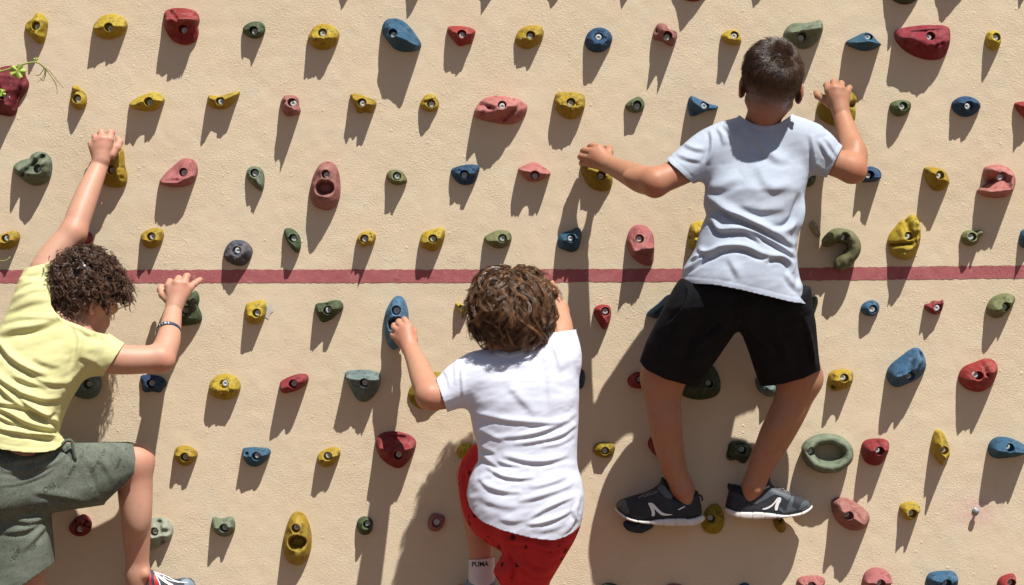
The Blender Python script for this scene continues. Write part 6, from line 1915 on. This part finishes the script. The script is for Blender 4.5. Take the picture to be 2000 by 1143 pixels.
# ------------------------------------------------------------------ the boy in white and red
def dots_layers(t, tc, col, mix, ramp, noise, b):
    v = t.nodes.new('ShaderNodeTexVoronoi'); v.inputs['Scale'].default_value = 27; v.inputs['Randomness'].default_value = 0.75
    t.links.new(tc.outputs['Object'], v.inputs['Vector'])
    return mix(col, (0.05, 0.008, 0.012), ramp(v.outputs['Distance'], 0.17, 0.21, 0.9, 0))
red_cloth = cloth_mat('red_dotted_cotton', (0.56, 0.040, 0.043), (0.50, 0.032, 0.036), (450, (0.42, 0.024, 0.03), 0.45), layers=dots_layers)
def white_boy():
    root = person('brown haired boy seen from behind in a white T-shirt and red dotted trousers', 1025, 960, 235)
    hd = Head(P(1000, 604, 222), (0.0, 1.0, -0.10), (0.0, 0.10, 1.0), 1.0)
    xs = axis(P(745, 0, 60)[0], P(1165, 0, 200)[0], 0.0036, ((P(755, 0, 60)[0], P(830, 0, 60)[0], 0.0017), (P(1050, 0, 60)[0], P(1092, 0, 60)[0], 0.002)))
    ys = axis(-360 * S, 4 * S, 0.0036, ((-105 * S, 0, 0.0022),))
    zs = axis(P(0, 1480, 100)[2], P(0, 500, 230)[2], 0.0036, ((P(0, 710, 60)[2], P(0, 615, 60)[2], 0.0017),))
    f = Field(xs, ys, zs)
    f.chain([(1015, 745, 232, 72), (1028, 850, 234, 70), (1028, 955, 230, 62)], 0.03, 0.78)
    f.chain([(930, 735, 238, 36), (872, 770, 256, 28), (840, 773, 264, 27)], 0.025)
    f.chain([(840, 773, 264, 27), (828, 745, 210, 25), (814, 708, 135, 20.5), (802, 682, 92, 16)], 0.012)
    f.chain([(1085, 700, 232, 36), (1093, 645, 190, 27), (1086, 608, 140, 24)], 0.025)
    f.chain([(1086, 608, 140, 24), (1078, 585, 100, 18)], 0.012)
    f.chain([(985, 985, 210, 40), (926, 925, 95, 33)], 0.02)
    f.chain([(924, 928, 92, 32), (931, 990, 84, 32), (938, 1045, 80, 26.5), (940, 1095, 74, 22), (940, 1120, 72, 21)], 0.02)
    f.chain([(940, 1120, 70, 21), (932, 1150, 64, 21), (900, 1158, 44, 17)], 0.02)
    f.chain([(1055, 1000, 215, 46), (1032, 1160, 176, 38), (1030, 1250, 160, 34), (1030, 1340, 145, 24), (1030, 1400, 140, 20)], 0.03)
    hd.build(f, (P(990, 688, 226), RK(36, 226)))
    f.chain([(990, 688, 226, 36), (1005, 735, 230, 58)], 0.04, 0.8)
    W = (804, 687, 94, 16)
    m = [(775, 659, 72, 8.2), (782, 649, 76, 8.8), (790, 643, 78, 9), (799, 641, 76, 8.8)]
    palm(f, W, m, 9)
    finger(f, [m[0], (768, 655, 62, 6.4), (769, 651, 46, 5.8), (773, 651, 32, 5)])
    finger(f, [m[1], (771, 641, 64, 6.8), (770, 637, 48, 6.2), (774, 636, 32, 5.4)])
    finger(f, [m[2], (780, 633, 66, 6.8), (779, 629, 48, 6.2), (782, 629, 30, 5.4)])
    finger(f, [m[3], (792, 629, 66, 6.8), (790, 625, 48, 6.2), (790, 627, 30, 5.4)])
    finger(f, [(808, 664, 80, 8.6), (806, 648, 62, 7.4), (800, 640, 46, 6.6), (795, 637, 32, 5.8)], 0.006)
    W = (1077, 582, 96, 16)
    m = [(1064, 566, 76, 8.4), (1070, 560, 80, 8.8), (1076, 561, 78, 8.6), (1081, 567, 72, 8)]
    palm(f, W, m, 8.6)
    for a, (x, y) in zip(m, ((1062, 560), (1069, 553), (1077, 554), (1083, 561))):
        finger(f, [a, (x, y, 60, 6.4), (x, y + 1, 44, 5.9), (x, y + 5, 30, 5.2)])
    finger(f, [(1066, 578, 84, 8), (1058, 570, 68, 7), (1056, 563, 52, 6.4), (1060, 558, 38, 5.6)], 0.006)
    V, F = f.mesh(1)
    L = hd.loc(V)
    def mask(l):
        x, y, z = l[:, 0], l[:, 1], l[:, 2]
        return (z > -0.075) & ~((y > 0.045) & (z < 0.045)) & ~((y > 0.02) & (z < 0.0))
    hl = np.where(mask(L) & (np.linalg.norm((L + np.array((0, 0.010, 0))) / np.array(Head.SK), axis=1) < 1.06), 0.85, 0)
    mesh_obj('body', V, F, warm_skin, root, attrs={'hairline': hl, 'flush': flush(V, [(836, 786, 275, 26, .8), (784, 648, 80, 18, .5), (1076, 562, 80, 16, .5), (805, 690, 100, 14, .4)])})
    hd.eyes(root)
    # wavy hair falling from the crown ----------------------------------
    rg = np.random.default_rng(5)
    hm = hair_mat('chestnut_waves', (0.034, 0.018, 0.010), (0.30, 0.15, 0.068), 0.33, 0.65)
    sk = np.array(Head.SK)
    pole = np.array((0.05, -0.30, 1.0)); pole /= np.linalg.norm(pole)
    e1 = np.cross(pole, (0, 1, 0)); e1 /= np.linalg.norm(e1); e2 = np.cross(pole, e1)
    K = 20
    t = np.linspace(0, 1, K)
    S_, R_, T_ = [], [], []
    for i in range(1000):
        al = rg.uniform(0, 2 * math.pi)
        p0 = math.radians(rg.choice([rg.uniform(3, 35), rg.uniform(30, 80), rg.uniform(70, 108)], p=[.3, .4, .3]))
        span = math.radians(rg.uniform(42, 75))
        p1 = min(p0 + span, math.radians(rg.uniform(118, 136)))
        out = rg.uniform(0.010, 0.040) if p0 > 0.5 else rg.uniform(0.016, 0.044)
        amp = rg.uniform(0.05, 0.17); fr = rg.uniform(0.8, 1.5); ph = rg.uniform(0, 6.28)
        cr = rg.uniform(0.006, 0.0145); ct = rg.uniform(0.7, 1.5) * rg.choice((-1, 1))
        tone = rg.random() ** 1.1
        da = rg.normal() * 0.4
        for j in range(17 if i < 700 else 2):
            jj = rg.normal(size=3)
            phi = p0 + (p1 - p0) * t
            a = al + da * t + amp * (0.3 + t) * np.sin(ph + fr * 2 * math.pi * t) / np.maximum(np.sin(phi), 0.4) + 0.023 * jj[0] * (0.6 + 0.8 * t)
            dirv = np.cos(phi)[:, None] * pole + np.sin(phi)[:, None] * (np.cos(a)[:, None] * e1 + np.sin(a)[:, None] * e2)
            off = 0.004 + out * np.sin(np.clip(t * 1.25, 0, 1) * math.pi / 2) ** 0.8 + 0.0018 * jj[1]
            cur = np.clip((t - 0.35) / 0.65, 0, 1)
            loc = dirv * sk + np.array((0, -0.010, 0)) + dirv * off[:, None]
            # ends roll up into open curls
            tang = np.gradient(loc, axis=0); tang /= np.linalg.norm(tang, axis=1)[:, None]
            side = np.cross(tang, dirv)
            an = ph + ct * 2 * math.pi * cur + 0.18 * jj[2]
            loc = loc + (cr * cur)[:, None] * (np.cos(an)[:, None] * dirv + np.sin(an)[:, None] * side)
            if loc[K // 2, 1] > 0.055 and loc[K // 2, 2] < 0.03: continue
            loc[:, 2] -= 0.006 * t ** 2
            S_.append(hd.C + hd.hs * hd.dirs(loc)); R_.append(0.00042 * (1 - 0.5 * t ** 3)); T_.append(np.clip(tone * .75 + .25 * rg.random(), 0, 1))
    Vh, Fh, tone = strands_mesh(np.array(S_), np.array(R_), np.array(T_))
    Vc, Fc = hair_cap(hd, mask, 0.011, 0.004, 7.7)
    mesh_obj('hair', np.concatenate((Vc, Vh)), [tuple(q) for q in Fc] + [tuple(int(i) + len(Vc) for i in q) for q in Fh], hm, root,
             attrs={'tone': np.concatenate((np.zeros(len(Vc)), tone))})
    # T-shirt ----------------------------------------------------------
    xs = axis(P(835, 0, 250)[0], P(1160, 0, 220)[0], 0.0032)
    ys = axis(-360 * S, -120 * S, 0.0040)
    zs = axis(P(0, 1105, 230)[2], P(0, 615, 200)[2], 0.0032)
    f = Field(xs, ys, zs)
    f.loft([(648, 1070, 1112, 222, 26), (660, 1020, 1119, 224, 36), (675, 970, 1126, 226, 46), (690, 925, 1130, 228, 54), (710, 905, 1132, 230, 63), (740, 905, 1131, 233, 73), (780, 911, 1131, 235, 78), (800, 916, 1130, 235, 78),
            (820, 920, 1130, 235, 77), (851, 926, 1128, 235, 76), (873, 933, 1127, 235, 76), (900, 934, 1127, 235, 78), (915, 925, 1129, 235, 80), (937, 916, 1136, 236, 83), (967, 911, 1141, 236, 86), (1001, 913, 1139, 236, 86),
            (1027, 918, 1133, 236, 85), (1060, 924, 1126, 236, 83), (1095, 926, 1122, 236, 80)])
    f.chain([(935, 735, 238, 46), (905, 748, 244, 44), (880, 764, 252, 37), (858, 776, 258, 33), (842, 782, 262, 32)], 0.025)
    f.chain([(1085, 700, 234, 44), (1095, 668, 216, 32), (1096, 640, 192, 29), (1094, 620, 180, 28)], 0.025)
    g = lambda pts: [(830 + x / 2.658, 640 + y / 2.658) for x, y in pts]
    hem = [(900, 930), (908, 948), (912, 970), (917, 990), (926, 1004), (943, 1020), (980, 1036), (1037, 1051), (1065, 1055), (1086, 1055), (1104, 1049), (1118, 1041), (1132, 1028), (1146, 1010)]
    neck = [(948, 668), (960, 677), (974, 684), (995, 690), (1014, 685), (1032, 674), (1050, 656)]
    nk = lambda x: np.interp(x, [p[0] for p in neck], [p[1] for p in neck])
    clips = [pxclip(below(hem)),
             pxclip(halfplane((851, 738), (872, 800), (1000, 760), lambda x, y, d: (x < 900) & (y < 830))),
             pxclip(halfplane((1066, 652), (1122, 644), (1060, 800), lambda x, y, d: (x > 1064) & (y < 690))),
             pxclip(lambda x, y, d: np.where((x > 948) & (x < 1050) & (y < 705), nk(x) - y, -50.))]
    lines = [(g([(215, 430), (330, 460), (480, 485), (680, 492), (795, 440)]), 6, 6, .7), (g([(385, 572), (500, 562), (600, 540), (760, 480)]), 5, 6, .7), (g([(460, 608), (600, 585), (700, 560), (790, 500)]), 5, 6, .7),
             (g([(400, 668), (440, 672), (530, 692), (640, 692), (750, 660)]), 6, 7, .8), (g([(320, 725), (360, 748), (410, 772), (490, 783), (570, 776)]), 5, 6, .8),
             (g([(280, 780), (330, 825), (410, 850), (500, 850)]), 6, 5, .7), (g([(530, 1000), (600, 955), (680, 915), (770, 880)]), 5, 6, .7), (g([(520, 1022), (600, 1015), (680, 990), (770, 945)]), 5, 6, .7),
             (g([(700, 1080), (750, 1040), (785, 960), (800, 850)]), 5, 5, .6), (g([(375, 690), (430, 710), (500, 716)]), 4, 4.5, .7), (g([(270, 640), (330, 690), (380, 720)]), 5, 5, .7),
             (g([(255, 560), (300, 620), (370, 650)]), 5, 5, .7), (g([(250, 520), (340, 560), (420, 590)]), 6, 4, .6), (g([(540, 830), (640, 810), (740, 770)]), 6, 4.5, .6), (g([(480, 900), (580, 880), (700, 840), (780, 800)]), 6, 4.5, .6),
             (g([(280, 880), (380, 920), (480, 930)]), 8, 3.5, .5), (g([(380, 990), (460, 1005), (540, 990)]), 6, 3.5, .5), (g([(600, 620), (700, 600), (780, 560)]), 5, 4, .6),
             (g([(600, 90), (640, 200), (650, 330), (660, 440)]), 10, 4, .5), (g([(660, 80), (690, 160), (700, 240)]), 6, 4, .6), (g([(430, 290), (520, 390), (580, 450)]), 10, 4, .5), (g([(320, 210), (440, 200), (560, 190)]), 7, 4, .6),
             (g([(190, 150), (190, 250), (200, 390)]), 4, 4, .7), (g([(95, 210), (120, 260), (130, 320)]), 5, 3, .5), (g([(150, 160), (160, 220), (155, 300)]), 5, 3, .5), (g([(740, 30), (770, 120), (790, 220)]), 5, 3.5, .5),
             (g([(800, 740), (815, 800), (822, 880)]), 5, 4, .6), (g([(790, 900), (770, 960), (790, 1010)]), 4, 4.5, .6), (g([(560, 1060), (650, 1050), (740, 1010)]), 6, 3, .5)]
    lines = [(p, w_ * .8, a_ * 0.62, d_ * .5) for p, w_, a_, d_ in lines]
    def band(px, py):
        q_ = py - nk(px)
        return np.where((px > 948) & (px < 1050) & (q_ < 30) & (q_ > -8), 1.3 * sstep(11, 9, q_) - 0.7 * np.exp(-((q_ - 10.5) / 1.4) ** 2), 0)
    cloth('t_shirt', f, clips, lines, white_cloth, root, extra=1.3, seed=23, band=band)
    # trousers ---------------------------------------------------------
    xs = axis(P(880, 0, 150)[0], P(1150, 0, 220)[0], 0.0036)
    ys = axis(-345 * S, -20 * S, 0.0042)
    zs = axis(P(0, 1330, 180)[2], P(0, 855, 120)[2], 0.0036)
    f = Field(xs, ys, zs)
    f.slab([(940, 862), (922, 872), (900, 903), (893, 935), (897, 975), (903, 1003), (914, 1028), (930, 1046), (960, 1064), (995, 1080), (1060, 1085), (1060, 920), (1000, 880)],
           lambda x, y: np.interp(x, [890, 940, 1000, 1060], [120, 160, 208, 216]), lambda x, y: np.interp(x, [890, 960, 1040], [50, 60, 68]), 42)
    f.slab([(960, 1000), (1128, 990), (1133, 1022), (1122, 1048), (1101, 1086), (1081, 1122), (1066, 1150), (1056, 1200), (1060, 1300), (985, 1310), (985, 1200), (982, 1150), (963, 1114), (974, 1095), (986, 1072)],
           lambda x, y: np.interp(y, [1000, 1060, 1200, 1300], [218, 218, 172, 160]), lambda x, y: np.interp(y, [1000, 1060, 1160], [70, 70, 52]), 44, 0.012)
    lines = [([(925, 880), (905, 930), (912, 985), (930, 1025)], 4, 4, .7), ([(915, 915), (918, 960), (930, 1000)], 3.5, 3.5, .7), ([(935, 1035), (985, 1055), (1040, 1062)], 5, 3, .6),
             ([(1000, 1075), (1010, 1110), (1005, 1150)], 5, 5, .7), ([(1020, 1085), (1060, 1105), (1095, 1080)], 5, 4, .7), ([(1040, 1060), (1080, 1075), (1115, 1055)], 4, 4, .7), ([(1000, 1080), (1040, 1120), (1075, 1120)], 5, 4, .6),
             ([(1070, 1078), (1090, 1076), (1108, 1068)], 2, -5, .3)]
    cloth('trousers', f, [], [(p, w_, a_ * 1.7, d_) for p, w_, a_, d_ in lines], red_cloth, root, t=0, extra=2.0, seed=41)
    # sock and shoes -----------------------------------------------------
    f = Field(axis(P(895, 0, 70)[0], P(985, 0, 70)[0], 0.0024), axis(-115 * S, -25 * S, 0.0028), axis(P(0, 1175, 70)[2], P(0, 1075, 70)[2], 0.0024))
    f.chain([(940, 1080, 75, 26), (940.5, 1105, 73, 25.5), (941, 1150, 70, 27)], 0.0)
    V, F = f.mesh(1)
    px, py, d = to_px(V)
    N = vnormals(V, F)
    V = V + N * ((0.5 * np.sin(np.arctan2(px - 940, d - 72) * 26) * sstep(1106, 1102, py) * 0.35 + 0.5 * fbm(px / 9, py / 14, d / 9, 2))[:, None] * S)
    top = [(905, 1095), (917, 1093.5), (940, 1093), (965, 1089), (975, 1088)]
    V, F = clip(V, F, pxclip(lambda x, y, d: np.interp(x, [p[0] for p in top], [p[1] for p in top]) - y))
    sock_m = cloth_mat('white_sock', (0.66, 0.62, 0.64), (0.60, 0.56, 0.58), (500, (0.5, 0.47, 0.49), 0.4), weave=1200)
    so_ = mesh_obj('sock', V, F, sock_m, root)
    solidify(so_, 0.002)
    ink = mat('black_lettering', (0.01, 0.01, 0.012), 0.8)
    decal('lettering', text_polys('PUMA', 13.5, 937.5, 1102.5, -0.03, 0.022, 0.92), bvh(V, F), 0.0008, ink, so_, sub=1)
    simple_shoe(root, (941, 1128, 66), (898, 1136, 40), 29, trainer_grey, pale_sole)
    simple_shoe(root, (1030, 1405, 140), (1025, 1415, 60), 26, trainer_grey, pale_sole)
    return root
white_boy()
# ------------------------------------------------------------------ vine shoot hanging in from the left
stem_m = mat('green_stem', (0.22, 0.27, 0.05), 0.5, (0.28, 0.30, 0.08), 60, sss=0.05)
leaf_m = mat('young_leaf', (0.26, 0.36, 0.05), 0.5, (0.34, 0.42, 0.09), 40, bump=0.3, bscale=300)
def leaf(parent, cx, cy, d, size, rot, curl):
    """lobed leaf with folded veins"""
    d += 270
    V = [P(cx, cy, d)]; n = 40
    for ring in (0.5, 1.0):
        for i in range(n):
            a = 2 * math.pi * i / n
            r = size * ring * (0.82 + 0.18 * abs(math.cos(2.5 * a)) + 0.07 * math.cos(20 * a) * (ring > .9)) * (0.35 if abs(a - math.pi) < .12 else 1)
            x, y = cx + r * math.cos(a + rot), cy + r * math.sin(a + rot) * 0.85
            V.append(P(x, y, d + curl * ring * math.cos(5 * a) + 3 * (1 - ring)))
    F = [(0, 1 + (i + 1) % n, 1 + i) for i in range(n)] + [(1 + i, 1 + (i + 1) % n, 1 + n + (i + 1) % n, 1 + n + i) for i in range(n)]
    return mesh_obj('leaf', np.array(V), F, leaf_m, parent)
def vine():
    root = empty('vine', P(-20, 142, 330))
    tag(root, 'thin green vine shoot with young leaves and curling tendrils reaching in from the left edge', 'vine')
    def tb(name, pts, r0, r1):
        q = spline([P(x, y, d + 270) for x, y, d in pts], 26)
        V, F = tube(q, np.linspace(r0, r1, 26) * S, 7)
        return mesh_obj(name, V, F, stem_m, root)
    tb('stem', [(-120, 168, 30), (-60, 152, 50), (0, 140, 62), (30, 131, 64), (52, 124, 62), (72, 122, 60), (84, 130, 56), (90, 138, 52)], 2.2, 1.4)
    leaf(root, 35, 139, 66, 16.5, 1.3, 2.5)
    leaf(root, 3, 181, 64, 9, 0.6, 2)
    leaf(root, 70, 116, 60, 5, 4.6, 1)
    leaf(root, -14, 134, 60, 15, 3.0, 2)
    for pts in ([(84, 130, 56), (98, 140, 50), (112, 158, 44), (124, 172, 38)], [(88, 134, 54), (102, 152, 46), (110, 168, 40), (112, 184, 36)], [(88, 136, 54), (86, 148, 50), (80, 156, 48), (72, 160, 46)],
                [(86, 134, 54), (78, 146, 50), (70, 148, 48)], [(90, 138, 52), (88, 150, 48), (84, 158, 46), (78, 152, 46)]):
        tb('tendril', pts, 0.9, 0.5)
    tb('tendril', [(-40, 520, 30), (-10, 511, 30), (10, 509, 32), (20, 502, 34), (14, 508, 36)], 1.2, 0.7)
    tb('tendril', [(-30, 176, 62), (-10, 180, 62), (4, 182, 62)], 1.0, 0.8)
vine()
